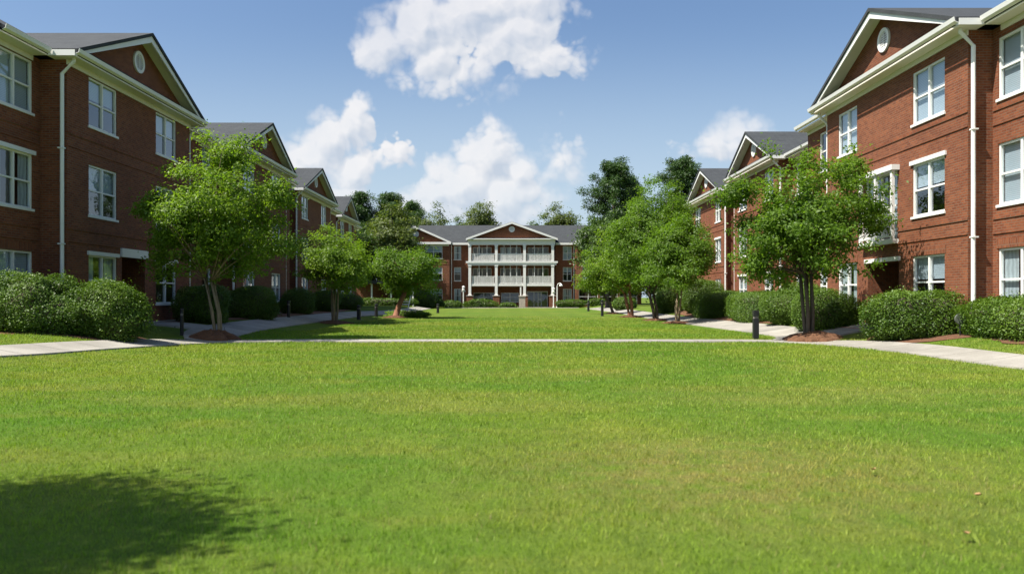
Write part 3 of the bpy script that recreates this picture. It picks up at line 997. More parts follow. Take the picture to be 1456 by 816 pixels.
        gable_vent(F, par, 0, m, ap - 1.05 if m < 1 and m > -1 else ap - 1.15, .42)
    for m in (-13.65, 13.75):
        wh.box(F, -.5, .02, m - 4.95, m + 4.95, 8.96, 9.02)
        wh.box(F, -.56, -.502, m - 5.0, m + 5.0, 8.95, 9.24)
        wh.box(F, -.05, -.004, m - 4.68, m + 4.68, 8.72, 8.955)
    for a, c in ((-8.6, -6.3), (6.3, 8.7)):
        wh.box(F, RC - .6, RC - .004, a, c, 8.97, 9.03)
        wh.box(F, RC - .66, RC - .602, a, c, 8.96, 9.25)
    wh.box(F, -.50, -.052, -6.5, 6.4, 9.62, 9.76)
    roof = obj('roof', rf, M['roof'], par)
    obj('fascia', wh, M['white'], roof)
    for u in (-8.72, 8.92):
        p = MB()
        p.tube([F(RC - .5, u, 8.95), F(RC - .12, u, 8.6), F(RC - .12, u, .1)], .06, 8)
        obj('downpipe', p, M['white'], par)
    fl = MB()
    fl.box(F, -.9, PB - .003, -6.6, 6.5, -.2, .05)
    obj('porch_floor', fl, M['concrete'], par)
centre_building()

# covered walk joining the left row to the far building
def covered_walk():
    par = thing('covered_walkway', 'dark covered walkway on slim white posts under the trees left of the far building', 'walkway', (-16.2, 98, gz(-16, 98)))
    b = MB()
    b.box(W, -20.5, -11.9, 95.6, 101.5, 3.3, 3.5)
    b.box(W, -20.6, -11.8, 95.5, 95.59, 3.1, 3.52)
    obj('canopy', b, M['roof'], par)
    for x in (-19.6, -17.4, -15.0, -12.3):
        p = MB()
        p.box(W, x - .09, x + .09, 95.9, 96.08, gz(x, 96) - .1, 3.3)
        obj('post', p, M['white'], par)
    k = MB()
    k.box(W, -20.5, -11.9, 101.2, 101.4, 0, 3.29)
    obj('back_wall', k, M['brick'], par)
covered_walk()

# ------------------------------------------------------------------ foliage
def leaf_quads(rng, P, out_dir, size, aspect=.55, droop=.2):
    n = len(P)
    nrm = out_dir * .55 + np.array([0, 0, .55]) + rng.normal(0, .55, (n, 3))
    nrm /= np.linalg.norm(nrm, axis=1, keepdims=True) + 1e-9
    t = rng.normal(0, 1, (n, 3)) + np.array([0, 0, -droop])
    t -= nrm * np.sum(t * nrm, 1, keepdims=True)
    t /= np.linalg.norm(t, axis=1, keepdims=True) + 1e-9
    s = np.cross(nrm, t)
    L = (size * rng.uniform(.65, 1.25, n))[:, None]
    Wd = L * aspect
    a = P
    b = P + t * L * .45 + s * Wd * .5 + nrm * L * .08
    c = P + t * L
    d = P + t * L * .45 - s * Wd * .5 + nrm * L * .08
    return np.stack([a, b, c, d], 1)

def lumpy(rng, k=6, amp=.2):
    ax = rng.normal(0, 1, (k, 3))
    ax /= np.linalg.norm(ax, axis=1, keepdims=True)
    fr = rng.uniform(2.2, 5.5, k)
    ph = rng.uniform(0, 6.28, k)
    return lambda d: 1 + amp * np.sum(np.cos((d @ ax.T) * fr + ph), 1) / math.sqrt(k)

def sph(rng, n):
    d = rng.normal(0, 1, (n, 3))
    return d / np.linalg.norm(d, axis=1, keepdims=True)

def crown_leaves(rng, c, rad, ncl, nlf, lsz, clr, flat=.6, amp=.26, shape='round', fill=.55, stray=.12):
    lf = lumpy(rng, 7, amp)
    d = sph(rng, ncl)
    r = rng.uniform(0, 1, ncl) ** fill
    up = d[:, 2]
    q = d * np.array(rad) * (r * lf(d))[:, None]
    q[:, 2] = np.where(up < 0, q[:, 2] * .95, q[:, 2])
    if shape == 'cone':
        h = np.clip((q[:, 2] / rad[2] + 1) / 2, 0, 1)
        k = .30 + 1.05 * (1 - h) ** .8
        q[:, :2] *= k[:, None]
    if shape == 'vase':
        h = np.clip((q[:, 2] / rad[2] + 1) / 2, 0, 1)
        q[:, :2] *= (.72 + .4 * np.sin(h * 2.6))[:, None]
    C = np.array(c) + q
    sz = clr * rng.uniform(.55, 1.3, ncl)
    nl = np.maximum(6, (nlf * (sz / clr) ** 2 * rng.uniform(.7, 1.2, ncl)).astype(int))
    idx = np.repeat(np.arange(ncl), nl)
    n = len(idx)
    g = sph(rng, n) * (rng.uniform(0, 1, n) ** .5)[:, None]
    P = C[idx] + g * sz[idx][:, None] * np.array([1, 1, flat])
    k = rng.uniform(0, 1, n) < stray
    P[k] += rng.normal(0, clr * .55, (k.sum(), 3))
    od = (P - np.array(c)) / np.array(rad)
    od /= np.linalg.norm(od, axis=1, keepdims=True) + 1e-9
    return leaf_quads(rng, P, od, lsz), C

def limb(mb, a, b, r0, r1, rng, sag=.25, seg=6, n=5):
    a, b = Vector(a), Vector(b)
    m = (a + b) / 2 + Vector((rng.normal(0, .12), rng.normal(0, .12), sag)) * (b - a).length * .35
    pts = []
    for i in range(n + 1):
        t = i / n
        pts.append(a * (1 - t) ** 2 + m * 2 * t * (1 - t) + b * t * t)
    mb.tube(pts, [r0 + (r1 - r0) * i / n for i in range(n + 1)], seg)
    return pts

def tree(name, label, x, y, top, width, bottom, leaf, bark, seed, ncl, nlf, lsz, clr, stems=4, tr=.055, cat='tree', group=None, shape='round', amp=.26, depth=None, extra=(), shift=(0, 0), limbs=26, fill=.55):
    rng = np.random.default_rng(seed)
    z0 = gz(x, y)
    root = thing(name, label, cat, (x, y, z0), group)
    rad = (width / 2 * .86, (depth or width) / 2 * .86, (top - bottom) / 2 * .90)
    c = (x + shift[0], y + shift[1], z0 + (top + bottom) / 2)
    V, C = crown_leaves(rng, c, rad, ncl, nlf, lsz, clr, shape=shape, amp=amp, fill=fill)
    Vs, Cs = [V], [C]
    for (ex, ez, erx, erz, en) in extra:                    # side boughs
        V2, C2 = crown_leaves(rng, (x + ex, y + rng.normal(0, .4), z0 + ez), (erx, erx, erz), en, nlf, lsz, clr)
        Vs.append(V2)
        Cs.append(C2)
    C = np.concatenate(Cs)
    tm = MB()
    forks = []
    hgt = z0 + bottom
    spread = width * .032
    for k in range(stems):
        th = 2 * math.pi * k / stems + rng.uniform(-.4, .4)
        b0 = Vector((x + .10 * math.cos(th) * (stems > 1), y + .10 * math.sin(th) * (stems > 1), z0 - .12))
        f = Vector((c[0] + spread * math.cos(th) * (stems > 1), c[1] + spread * math.sin(th) * (stems > 1), hgt + rng.uniform(.1, .5)))
        mid = b0.lerp(f, .5) + Vector((.05 * math.cos(th + 1), .05 * math.sin(th + 1), 0))
        mid.x += (b0.x - f.x) * .18
        mid.y += (b0.y - f.y) * .18
        tm.tube([b0, b0 + Vector((0, 0, .14)), mid, f], [tr * 1.55, tr * 1.15, tr * .95, tr * .8], 9)
        forks.append(f)
    pick = rng.choice(len(C), min(limbs, len(C)), replace=False)
    for i in pick:
        p = Vector(C[i])
        f = min(forks, key=lambda q: (q - p).length)
        if stems == 1:
            f = Vector((c[0], c[1], hgt + .15 + max(0, (p.z - hgt) * .35)))
        limb(tm, f, p, tr * .5, tr * .10, rng)
    if stems == 1:
        tm.tube([forks[0], (c[0], c[1], c[2]), (c[0], c[1], c[2] + rad[2] * .7)], [tr * .8, tr * .55, tr * .15], 8)
    obj('trunk', tm, M[bark], root, smooth=True)
    np_mesh('crown', np.concatenate(Vs), 4, M[leaf], root)
    return root

def mulch(x, y, r, h, seed):
    rng = np.random.default_rng(seed)
    mb = MB()
    seg = 26
    rr = [r * (1 + .13 * rng.normal()) for _ in range(seg)]
    prof = [(1.0, -.04), (.93, .25), (.7, .62), (.45, .86), (.2, 1.0)]
    n0 = 0
    for f, z in prof:
        for k in range(seg):
            th = 2 * math.pi * k / seg
            jz = 1 + .12 * rng.normal()
            px, py = x + rr[k] * f * math.cos(th), y + rr[k] * f * math.sin(th)
            mb.v.append((px, py, gz(px, py) + .02 + h * z * jz))
    for i in range(len(prof) - 1):
        for k in range(seg):
            k2 = (k + 1) % seg
            mb.f.append((i * seg + k, i * seg + k2, (i + 1) * seg + k2, (i + 1) * seg + k))
    mb.f.append(tuple((len(prof) - 1) * seg + k for k in range(seg)))
    # loose chips
    for _ in range(int(420 * r)):
        a, q = rng.uniform(0, 6.28), r * math.sqrt(rng.uniform(0, 1.15))
        px, py = x + q * math.cos(a), y + q * math.sin(a)
        zz = gz(px, py) + .03 + h * max(0, 1 - (q / r) ** 2) * 1.0
        th = rng.uniform(0, 3.14)
        dx_, dy_ = .035 * math.cos(th), .035 * math.sin(th)
        mb.quad((px - dx_, py - dy_, zz), (px + dy_ * .3, py - dx_ * .3, zz + .02), (px + dx_, py + dy_, zz + rng.uniform(0, .03)), (px - dy_ * .3, py + dx_ * .3, zz + .02))
    o = obj('mulch_bed', mb, M['mulch'])
    tag(o, kind='structure')
    return o

GT = 'young multi-stemmed trees along the walks'
tree('lawn_tree', 'bright green leafy tree with pale stems in brown mulch, nearest on the left', -10.1, 26.6, 6.5, 5.7, 1.7, 'leafA', 'bark', 11, 310, 130, .118, .42, stems=5, tr=.052, group=GT, shift=(-.3, 0), limbs=34, amp=.34,
     extra=((-1.95, 4.6, .8, .55, 26), (.3, 6.3, .7, .45, 16), (2.1, 5.0, .6, .6, 14), (2.2, 3.2, .6, .4, 12)))
mulch(-10.1, 26.3, .80, .32, 1)
tree('lawn_tree', 'full green tree with dark stems in brown mulch by the doorway, nearest on the right', 9.98, 26.0, 6.25, 5.5, 1.75, 'leafB', 'barkdark', 29, 340, 135, .118, .42, stems=6, tr=.064, group=GT, shift=(-.1, 0),
     extra=((-1.85, 2.6, .55, .6, 18), (2.2, 4.2, .6, .6, 10), (1.7, 5.6, .7, .6, 14), (-2.4, 5.0, .7, .6, 18)), limbs=34, amp=.34)
mulch(9.98, 25.8, .92, .28, 2)
tree('lawn_tree', 'spreading green tree on slim pale stems beside the shaded left walk', -9.85, 43.0, 5.25, 5.5, 1.5, 'leafA', 'bark', 31, 260, 120, .13, .50, stems=4, tr=.06, group=GT)
mulch(-9.85, 43.0, .9, .15, 3)
tree('lawn_tree', 'low round green tree with a stout reddish trunk, farthest of the left trees', -8.3, 55.0, 5.1, 5.5, 1.6, 'leafB', 'barkred', 43, 260, 110, .15, .55, stems=1, tr=.20, group=GT, shift=(.7, 0))
mulch(-8.3, 55.0, .8, .15, 4)
tree('lawn_tree', 'leafy tree on slim stems before the clipped hedge, second nearest on the right', 9.25, 43.4, 6.7, 5.3, 1.4, 'leafB', 'bark', 57, 320, 125, .13, .48, stems=3, tr=.06, group=GT, shape='cone', shift=(.1, 0), amp=.2)
mulch(9.25, 43.4, .75, .12, 5)
tree('lawn_tree', 'tallest of the right hand lawn trees, a bright green oval crown', 9.0, 48.5, 8.7, 6.2, 1.6, 'leafB', 'barkdark', 61, 460, 125, .14, .55, stems=3, tr=.10, group=GT, shift=(-.35, 0))
mulch(9.0, 48.5, .8, .12, 6)
tree('lawn_tree', 'green tree with a reddish forked trunk behind the tallest right tree', 8.75, 57.0, 6.6, 5.0, 1.6, 'leafA', 'barkred', 71, 230, 110, .16, .55, stems=2, tr=.12, group=GT, shift=(-.3, 0))
mulch(8.75, 57.0, .8, .12, 7)
tree('lawn_tree', 'small low green tree on a dark stem, farthest of the right lawn trees', 8.9, 68.0, 4.9, 4.9, 1.4, 'leafA', 'barkdark', 83, 220, 100, .17, .55, stems=1, tr=.12, group=GT, shift=(-1.0, 0))
mulch(8.9, 68.0, .8, .12, 8)
# stands just outside the picture; its shade falls on the front left of the lawn
tree('shade_tree', 'leafy tree at the left front whose dark shade lies on the grass', -6.95, 3.25, 6.9, 3.5, 4.0, 'leafB', 'barkdark', 97, 300, 90, .12, .55, stems=1, tr=.16, group=None)

# ---- tall trees behind
GB = 'tall trees behind the buildings'
def pine(label, x, y, h, w, seed, crown_base, leaf='needle'):
    rng = np.random.default_rng(seed)
    root = thing('pine_tree', label, 'pine', (x, y, gz(x, y)), GB)
    tm = MB()
    tm.tube([(x, y, -.2), (x + .1, y, h * .5), (x - .1, y, h * .96)], [.32, .22, .05], 8)
    cl, rads = [], []
    nb = 90
    for k in range(nb):
        z = crown_base + (h - crown_base) * (k / nb) ** .9
        f = (z - crown_base) / (h - crown_base)
        prof = (.55 + .75 * f) if f < .35 else .82 * (1 - ((f - .35) / .70) ** 2.0) + .10
        L = w / 2 * max(.12, prof) * rng.uniform(.45, 1.12)
        th = rng.uniform(0, 6.283)
        e = Vector((x + L * math.cos(th), y + L * math.sin(th), z + L * .22))
        s = Vector((x, y, z - .3))
        tm.tube([s, s.lerp(e, .6) + Vector((0, 0, -.1)), e], [.07, .05, .02], 5)
        for q in np.linspace(.35, 1.0, 4):
            cl.append(np.array(s.lerp(e, q)) + rng.normal(0, .25, 3))
            rads.append(.55 + .45 * q * rng.uniform(.6, 1.2))
    C, rr = np.array(cl), np.array(rads)
    n = 135
    idx = np.repeat(np.arange(len(C)), n)
    g = sph(rng, len(idx)) * (rng.uniform(0, 1, len(idx)) ** .45)[:, None]
    P = C[idx] + g * rr[idx][:, None] * np.array([1, 1, .62])
    V = leaf_quads(rng, P, g, .30, .38, -.5)
    obj('trunk', tm, M['barkdark'], root, smooth=True)
    np_mesh('crown', V, 4, M[leaf], root)

def back_tree(label, x, y, top, width, seed, leaf='leafD', bottom=2.0, ncl=300, nlf=100, shape='round', amp=.3, lsz=.34, clr=1.05):
    tree('broadleaf_tree', label, x, y, top, width, bottom, leaf, 'barkdark', seed, ncl, nlf, lsz, clr, stems=1, tr=.26, group=GB, shape=shape, amp=amp)

pine('tall dark pine rising left of the gap, behind the small right lawn trees', 13.6, 104.0, 19.3, 11.5, 201, 5.0)
pine('second tall dark pine, just left of the farthest right building', 22.8, 104.0, 19.8, 10.5, 202, 6.0)
pine('narrow pine top showing between the two big right pines', 19.2, 125.0, 20.5, 5.0, 203, 8.0)
back_tree('olive green tree at the foot of the tall dark pine', 11.3, 92.0, 10.6, 7.2, 204, 'leafD')
back_tree('dark leafy tree behind the right lawn trees beside the pine trunks', 18.0, 92.0, 9.0, 8.0, 205, 'leafD')
pine('dark pointed conifer behind the far left gable', -21.5, 108.0, 15.6, 7.6, 206, 4.0)
pine('dark conifer with an uneven top, right of the pointed one', -17.6, 110.0, 15.9, 7.6, 207, 4.0)
pine('short dark conifer nearest to the far building, behind its left gable', -16.0, 124.0, 16.4, 6.6, 208, 4.0)
back_tree('broad olive green tree in front of the conifers, left of the far building', -15.8, 100.0, 12.8, 8.6, 209, 'leafE', ncl=380)
back_tree('pale olive tree beside the left gable of the far building', -14.0, 122.0, 15.4, 8.6, 210, 'leafE', ncl=360)
back_tree('dark leafy tree filling the corner between left row and far building', -20.0, 97.0, 11.2, 7.5, 211, 'leafD', ncl=150)
back_tree('green tree top above the far roof, left of the middle gable', -5.6, 145.0, 19.0, 8.0, 212, 'leafE', bottom=8)
back_tree('small tree top over the far roof at the left end of its ridge', -9.2, 148.0, 17.0, 4.6, 215, 'leafD', bottom=8, ncl=60)
back_tree('green tree top above the far roof, right of the middle gable', 9.6, 145.0, 18.2, 7.4, 213, 'leafE', bottom=8)
back_tree('low tree top over the far roof between its gable and the right pine', 5.0, 148.0, 16.9, 5.5, 214, 'leafD', bottom=8, ncl=70)
back_tree('dark tree closing the gap right of the far storefront', 21.0, 103.0, 9.5, 9.0, 221, 'leafD', bottom=.4)
back_tree('dark tree behind the covered walkway, filling the gap under the conifers', -21.5, 104.5, 10.0, 8.0, 222, 'leafD', bottom=.4)
k = 0
for x in list(range(-130, -22, 13)) + list(range(30, 140, 13)):
    k += 1
    tree('woodland_tree', 'green tree of the wood far behind the buildings', x, 150 + (k * 37) % 23, 13 + (k * 7) % 5, 13, 2, 'leafD', 'barkdark', 300 + k, 60, 45, .7, 1.9, stems=1, tr=.3, group='trees of the wood far behind', limbs=8)

# ---- bushes and hedges
def bush(label, x, y, h, wx, wy, seed, leaf='leafC', name='bush', n=None, lsz=.060, box=2.4, amp=.09, group=None, skew=0.0):
    rng = np.random.default_rng(seed)
    z0 = gz(x, y)
    lf = lumpy(rng, 9, amp)
    fine = lumpy(np.random.default_rng(seed + 1), 24, amp * .8)
    def surf(d):
        e = np.abs(d) ** box
        s = (e[:, 0] + e[:, 1] + e[:, 2]) ** (-1 / box)
        p = d * s[:, None] * (lf(d) * (.4 + .6 * fine(d * 2.4)))[:, None]
        return p
    def place(p):
        q = np.array([x, y, z0 + h * .42]) + p * np.array([wx / 2, wy / 2, h * .58])
        if skew:
            q[:, 2] = z0 + (q[:, 2] - z0) * (1 - skew * np.clip((q[:, 0] - x) / wx, -.5, .5))
        return q
    area = math.pi * wx * wy / 4 + math.pi * (wx + wy) / 2 * h
    n = n or int(area * 1500 * (.075 / lsz) ** 2)
    d = sph(rng, n)
    r = 1.03 - .30 * rng.uniform(0, 1, n) ** 1.6
    P = place(surf(d) * r[:, None])
    spr = rng.uniform(0, 1, n) < .05
    P[spr] += d[spr] * rng.uniform(.02, .20, (spr.sum(), 1))
    ok = P[:, 2] > gz_np(P[:, 0], P[:, 1]) + .02
    P, d = P[ok], d[ok]
    V = leaf_quads(rng, P, d, lsz, .6)
    # twiggy inside
    bm = bmesh.new()
    bmesh.ops.create_icosphere(bm, subdivisions=4, radius=1)
    dd = np.array([v.co[:] for v in bm.verts])
    dd /= np.linalg.norm(dd, axis=1, keepdims=True)
    Pc = place(surf(dd) * .74)
    Pc[:, 2] = np.maximum(Pc[:, 2], gz_np(Pc[:, 0], Pc[:, 1]) - .05)
    quads = np.array([[Pc[v.index] for v in f.verts] + [Pc[f.verts[2].index]] for f in bm.faces])
    fq = [[v.index for v in f.verts] for f in bm.faces]
    bm.free()
    root = thing(name, label, 'hedge' if name == 'hedge' else 'bush', (x, y, z0), group)
    cm = MB()
    cm.v = [tuple(p) for p in Pc]
    cm.f = [tuple(f) for f in fq]
    obj('branches', cm, M['barkdark'], root, smooth=True)
    np_mesh('leaves', V, 4, M[leaf], root)
    return root

GSH = 'shrubs along the building fronts'
bush('large loose bush at the left edge in front of the window', -13.8, 22.7, 1.80, 3.0, 2.2, 401, group=GSH, amp=.22, box=2.0, lsz=.062)
bush('rounded bush between the left edge bush and the shaded entrance', -12.0, 22.8, 1.62, 2.4, 1.9, 402, group=GSH, amp=.13, box=2.1)
bush('dark shaded bush right of the left entrance, behind the nearest left tree', -13.0, 32.6, 1.55, 2.1, 1.9, 403, group=GSH)
bush('wide dark shaded bush under the second left gable', -13.1, 38.6, 1.6, 2.7, 2.0, 404, group=GSH)
bush('dark round bush by the third downpipe on the left', -13.4, 48.5, 1.5, 2.1, 1.8, 405, group=GSH)
bush('dark round bush behind the stems of the mid left tree', -13.4, 55.5, 1.5, 2.0, 1.8, 406, group=GSH)
bush('low dark shrub beyond the mid left tree at the walk side', -13.8, 63.5, 1.3, 3.0, 1.6, 407, group=GSH)
bush('big trimmed bush in front of the dark doorway on the right', 12.05, 23.2, 1.42, 2.75, 2.0, 411, group=GSH, box=2.7)
bush('trimmed bush at the right edge below the tall windows', 13.15, 19.9, 1.08, 1.45, 5.0, 412, group=GSH, box=2.7)
bush('rounded bright bush behind the trunk of the nearest right tree', 12.0, 29.6, 1.42, 2.5, 2.0, 413, group=GSH)
bush('leafy bush standing above the clipped hedge, left of the nearest right trunk', 13.4, 35.5, 1.75, 2.6, 1.8, 414, group=GSH)
bush('rounded bush between the bright bush and the clipped hedge on the right', 12.3, 33.9, 1.4, 2.5, 2.6, 415, group=GSH)
bush('clipped hedge along the right walk, nearer section', 12.4, 39.2, 1.4, 2.4, 4.8, 416, name='hedge', group='clipped hedges by the right walk', box=3.6)
bush('clipped hedge along the right walk, section behind the slim stemmed tree', 12.4, 46.5, 1.45, 2.6, 4.6, 417, name='hedge', group='clipped hedges by the right walk', box=3.4)
bush('taller rounded bush behind the hedge near the farthest right building', 13.2, 53.5, 2.2, 2.8, 3.0, 418, leaf='leafC', group=GSH)
bush('rounded bush at the far end of the right hedge', 12.4, 60.0, 1.9, 2.6, 3.0, 419, group=GSH)
GC = 'low shrubs at the foot of the far building'
for i, (x, wx, h, lab) in enumerate([(-4.3, 4.4, 1.15, 'low green shrub bed left of the middle, before the brick piers'), (-.6, 2.4, .7, 'lowest green shrub strip under the small window of the far porch'),
                              (8.0, 4.0, 1.1, 'low green shrub bed right of the glass entrance doors'), (-8.3, 2.6, 1.0, 'small yellowish shrub at the white lamp post left of the porch'),
                              (12.0, 3.0, 1.0, 'small green shrub below the far storefront windows')]):
    bush(lab, x, 107.2, h, wx, 1.4, 430 + i, group=GC, lsz=.16, amp=.14)
bush('dark sloping bush mound left of the far porch', -12.0, 100.0, 2.2, 6.4, 2.6, 441, leaf='leafD', group=GC, lsz=.16, skew=1.1)
bush('pale green ground shrub around the reddish trunk of the far left tree', -7.7, 57.2, .42, 3.2, 1.8, 442, leaf='leafA', group=GSH, lsz=.10, amp=.2)
bush('low shrub strip under the white posts of the covered walkway', -15.0, 93.0, .9, 7.0, 1.2, 443, leaf='leafC', group=GSH, lsz=.16, amp=.15)
bush('small bright shrub by the white posts beyond the right bollards', 11.4, 78.0, 1.3, 2.2, 1.8, 444, leaf='leafC', group=GSH, lsz=.13)

# ------------------------------------------------------------------ bollards, lamps, small things
GBO = 'black path bollards'
def bollard(x, y, h, r, label, square=False):
    z0 = gz(x, y)
    root = thing('bollard', label, 'bollard', (x, y, z0), GBO)
    b = MB()
    if square:
        b.box(W, x - r, x + r, y - r, y + r, z0 - .1, z0 + h - .28)
        obj('post', b, M['black'], root)
        g = MB()
        g.box(W, x - r * .8, x + r * .8, y - r * .8, y + r * .8, z0 + h - .28, z0 + h - .2)
        obj('light_slot', g, M['room'], root)
        c = MB()
        c.box(W, x - r * 1.02, x + r * 1.02, y - r * 1.02, y + r * 1.02, z0 + h - .2, z0 + h)
        obj('cap', c, M['black'], root)
    else:
        b.lathe((x, y, z0), [(r * 1.25, -.05), (r * 1.25, .04), (r, .05), (r, h - .25)], 14)
        obj('post', b, M['black'], root)
        g = MB()
        g.lathe((x, y, z0), [(r * .82, h - .25), (r * .82, h - .17)], 14)
        obj('light_slot', g, M['room'], root)
        c = MB()
        c.lathe((x, y, z0), [(r * 1.02, h - .17), (r * 1.02, h - .03), (r * .7, h)], 14)
        obj('cap', c, M['black'], root)
bollard(8.6, 27.3, 1.02, .09, 'square black bollard on the grass beside the nearest right tree', True)
bollard(7.0, 60.0, 1.25, .11, 'taller black bollard under the right trees at the lawn edge')
bollard(7.9, 80.0, 1.1, .12, 'short black bollard, farthest on the right lawn edge')
bollard(-11.35, 26.6, .92, .06, 'slim black bollard beside the shaded entrance walk on the left')
bollard(-12.3, 42.6, .95, .09, 'black bollard by the left walk left of the mid tree')
bollard(-9.9, 50.0, .95, .13, 'black bollard right of the mid left tree stems')
bollard(-10.0, 57.0, .95, .12, 'black bollard at the walk just left of the reddish trunk')
bollard(-6.9, 72.0, .85, .12, 'lone black bollard in the lawn before the far left bushes')

def lamp_post(x, y, h, label, arm=False):
    z0 = gz(x, y)
    root = thing('lamp_post', label, 'lamp post', (x, y, z0), 'white lamp posts at the far porch')
    p = MB()
    p.lathe((x, y, z0), [(.16, -.1), (.16, .12), (.085, .16), (.07, h)], 12)
    if arm:
        p.tube([(x, y, z0 + h - .05), (x + .05, y - .1, z0 + h + .25), (x + .35, y - .25, z0 + h + .42), (x + .5, y - .32, z0 + h + .3)], .055, 8)
    obj('pole', p, M['white'], root)
    l = MB()
    if arm:
        l.lathe((x + .5, y - .32, z0 + h), [(.24, -.02), (.26, .05), (.14, .26), (.05, .32)], 14)
    else:
        l.lathe((x, y, z0 + h), [(.08, 0), (.20, .06), (.16, .5), (.24, .52), (.05, .68)], 12)
        l.box(W, x - .3, x + .3, y - .04, y + .04, z0 + h - .12, z0 + h - .02)
    obj('lantern', l, M['white'], root)
lamp_post(-6.75, 107.6, 2.35, 'white lamp post with a square lantern left of the far porch')
lamp_post(6.3, 107.8, 3.0, 'white lamp post with a curved arm right of the far porch', True)
lamp_post(5.75, 106.9, 2.1, 'shorter white lamp post beside the curved one right of the porch')
def stone_post():
    x, y = 1.4, 106.6
    root = thing('gate_post', 'stone pillar with a white post on top, left of the glass entrance', 'pillar', (x, y, 0))
    a = MB()
    a.box(W, x - .42, x + .42, y - .4, y + .4, -.1, 1.55)
    obj('pillar', a, M['stone'], root)
    c = MB()
    c.box(W, x - .5, x + .5, y - .48, y + .48, 1.552, 1.66)
    obj('cap', c, M['plinth'], root)
    q = MB()
    q.box(W, x - .3, x - .12, y - .12, y + .06, 1.662, 2.85)
    obj('post', q, M['white'], root)
stone_post()

def white_chair(x, y, rot):
    root = thing('garden_chair', 'white garden chair under the far left tree, before the covered walkway', 'chair', (x, y, gz(x, y)))
    z = gz(x, y)
    ca, sa = math.cos(rot), math.sin(rot)
    F = lambda a, b, c: (x + a * ca - b * sa, y + a * sa + b * ca, z + c)
    s = MB(); s.box(F, -.5, .5, -.4, .4, .48, .55); obj('seat', s, M['white'], root)
    bk = MB()
    bk.prism([F(.45, -.4, .55), F(.52, -.4, .55), F(.72, -.4, 1.45), F(.65, -.4, 1.45)], [F(.45, .4, .55), F(.52, .4, .55), F(.72, .4, 1.45), F(.65, .4, 1.45)])
    obj('backrest', bk, M['white'], root)
    for a in (-.45, .40):
        for b in (-.38, .33):
            l = MB(); l.box(F, a, a + .06, b, b + .06, -.03, .48); obj('leg', l, M['white'], root)
    for b in (-.46, .41):
        l = MB(); l.box(F, -.5, .5, b, b + .05, .76, .81); l.box(F, -.48, -.42, b, b + .05, .55, .76); obj('armrest', l, M['white'], root)
white_chair(-11.4, 82.0, .2)

def disc_on_stake():  # grey disc built for a likely lens flare spot; the stake is invented
    x, y = 12.6, 21.75
    z = gz(x, y)
    root = thing('flare_disc', 'round grey disc added for a lens flare spot between the two right bushes', 'garden light', (x, y, z))
    p = MB(); p.tube([(x, y, z - .05), (x, y, z + .42)], .02, 8); obj('stake', p, M['black'], root)
    d = MB()
    n = 20
    A = [(x + .15 * math.cos(6.283 * k / n), y - .03, z + .50 + .15 * math.sin(6.283 * k / n)) for k in range(n)]
    B = [(x + .15 * math.cos(6.283 * k / n), y + .03, z + .50 + .15 * math.sin(6.283 * k / n)) for k in range(n)]
    d.prism(A, B)
    obj('disc', d, M['greydisc'], root)
disc_on_stake()

# fallen leaves on the lawn
rl = random.Random(5)
for i, (px, py, lab) in enumerate([(1375, 773, 'dry brown leaf lying on the lawn near the bottom right corner'), (1241, 678, 'small dry leaf on the grass left of and above the corner leaf'),
                     (1390, 716, 'dry leaf on the lawn close to the right edge, above the corner leaf')]):
    yy_ = 1.5 * FPX / (py - HZ)
    xx_ = (px - 728) / FPX * yy_
    mb = MB()
    s = .045
    th = rl.uniform(0, 6)
    ca, sa = math.cos(th), math.sin(th)
    pts = [(-1, 0, 0), (-.3, .5, .35), (.5, .4, .2), (1, 0, .5), (.4, -.45, .25), (-.4, -.45, .15)]
    P = [(xx_ + s * (a * ca - b * sa), yy_ + s * (a * sa + b * ca), .065 + s * c) for a, b, c in pts]
    c0 = (xx_, yy_, .06)
    for k in range(6):
        mb.poly([P[k], P[(k + 1) % 6], c0])
    o = obj('fallen_leaf', mb, M['dry'], origin=(xx_, yy_, .05))
    tag(o, lab, 'leaf', 'fallen leaves on the lawn', 'thing')

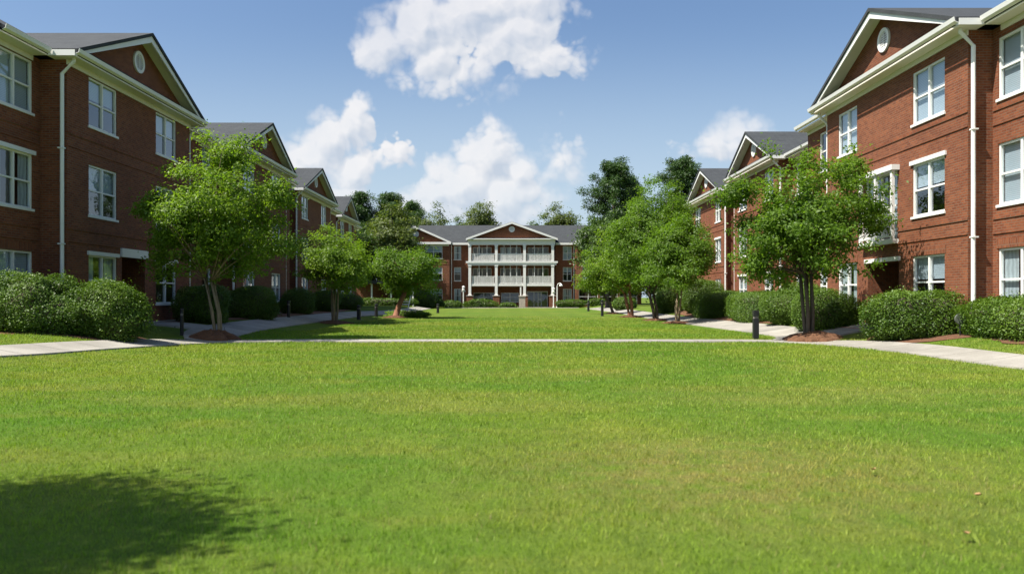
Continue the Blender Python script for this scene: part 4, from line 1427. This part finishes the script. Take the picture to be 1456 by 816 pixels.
# ------------------------------------------------------------------ grass blades near the camera
def dist_to_paths(x, y):
    best = np.full(len(x), 1e9)
    for pts, wd in PATHS:
        for (ax, ay), (bx, by) in zip(pts[:-1], pts[1:]):
            vx, vy = bx - ax, by - ay
            t = np.clip(((x - ax) * vx + (y - ay) * vy) / (vx * vx + vy * vy + 1e-9), 0, 1)
            dd = np.hypot(x - ax - t * vx, y - ay - t * vy) - wd / 2
            best = np.minimum(best, dd)
    return best

def grass():
    rng = np.random.default_rng(77)
    N = 980000
    u = rng.uniform(0, 1, N)
    ya, yb, e = 3.2, 62.0, .72
    y = (ya ** e + u * (yb ** e - ya ** e)) ** (1 / e)
    x = rng.uniform(-1, 1, N) * (y * .78 + 2.6)
    x = np.where((np.abs(x) > 16) | (rng.uniform(0, 1, N) < (y - 34) / 28) | ((y > 34) & (np.abs(x) > 9)), np.nan, x)
    ok = ~np.isnan(x)
    x, y = x[ok], y[ok]
    ok = dist_to_paths(x, y) > rng.uniform(-.07, .05, len(x))
    ok &= ~((x > 11.0) & (y > 21.2) | (x < -10.9) & (y > 21.9))
    ok &= ~((np.hypot(x + 10.1, y - 26.4) < .75) | (np.hypot(x - 9.98, y - 25.9) < .85))
    x, y = x[ok], y[ok]
    n = len(x)
    z = gz_np(x, y) + bumpz(x, y) * np.clip((9.4 - np.abs(x)) / 1.5, 0, 1)
    tuft = 1 + .45 * np.sin(x * 17 + 2.5 * np.sin(y * 6.3)) * np.sin(y * 19 + 2.1 * np.sin(x * 7.7))
    patch = tuft * (.75 + .5 * (np.sin(x * 2.1 + np.sin(y * 1.7)) * np.sin(y * 2.6 + 1.3 * np.sin(x * .9)) * .5 + .5))
    sc_ = np.maximum(1, y / 6.0)
    hgt = rng.uniform(.018, .042, n) * patch * np.minimum(1.5, 1 + .15 * (sc_ - 1))
    wd = rng.uniform(.0024, .0042, n) * np.minimum(sc_, 6) ** .8
    th = rng.uniform(0, 2 * np.pi, n)
    le = rng.uniform(.1, .95, n) * hgt
    la = rng.uniform(0, 2 * np.pi, n)
    bx, by = np.cos(th) * wd, np.sin(th) * wd
    tip = np.stack([x + np.cos(la) * le, y + np.sin(la) * le, z + hgt], 1)
    A = np.stack([x - bx, y - by, z - .005], 1)
    B = np.stack([x + bx, y + by, z - .005], 1)
    o = np_mesh('grass', np.stack([A, B, tip], 1), 3, M['blade'])
    tag(o, 'short mown green grass blades of the lawn', 'grass', kind='stuff')
grass()
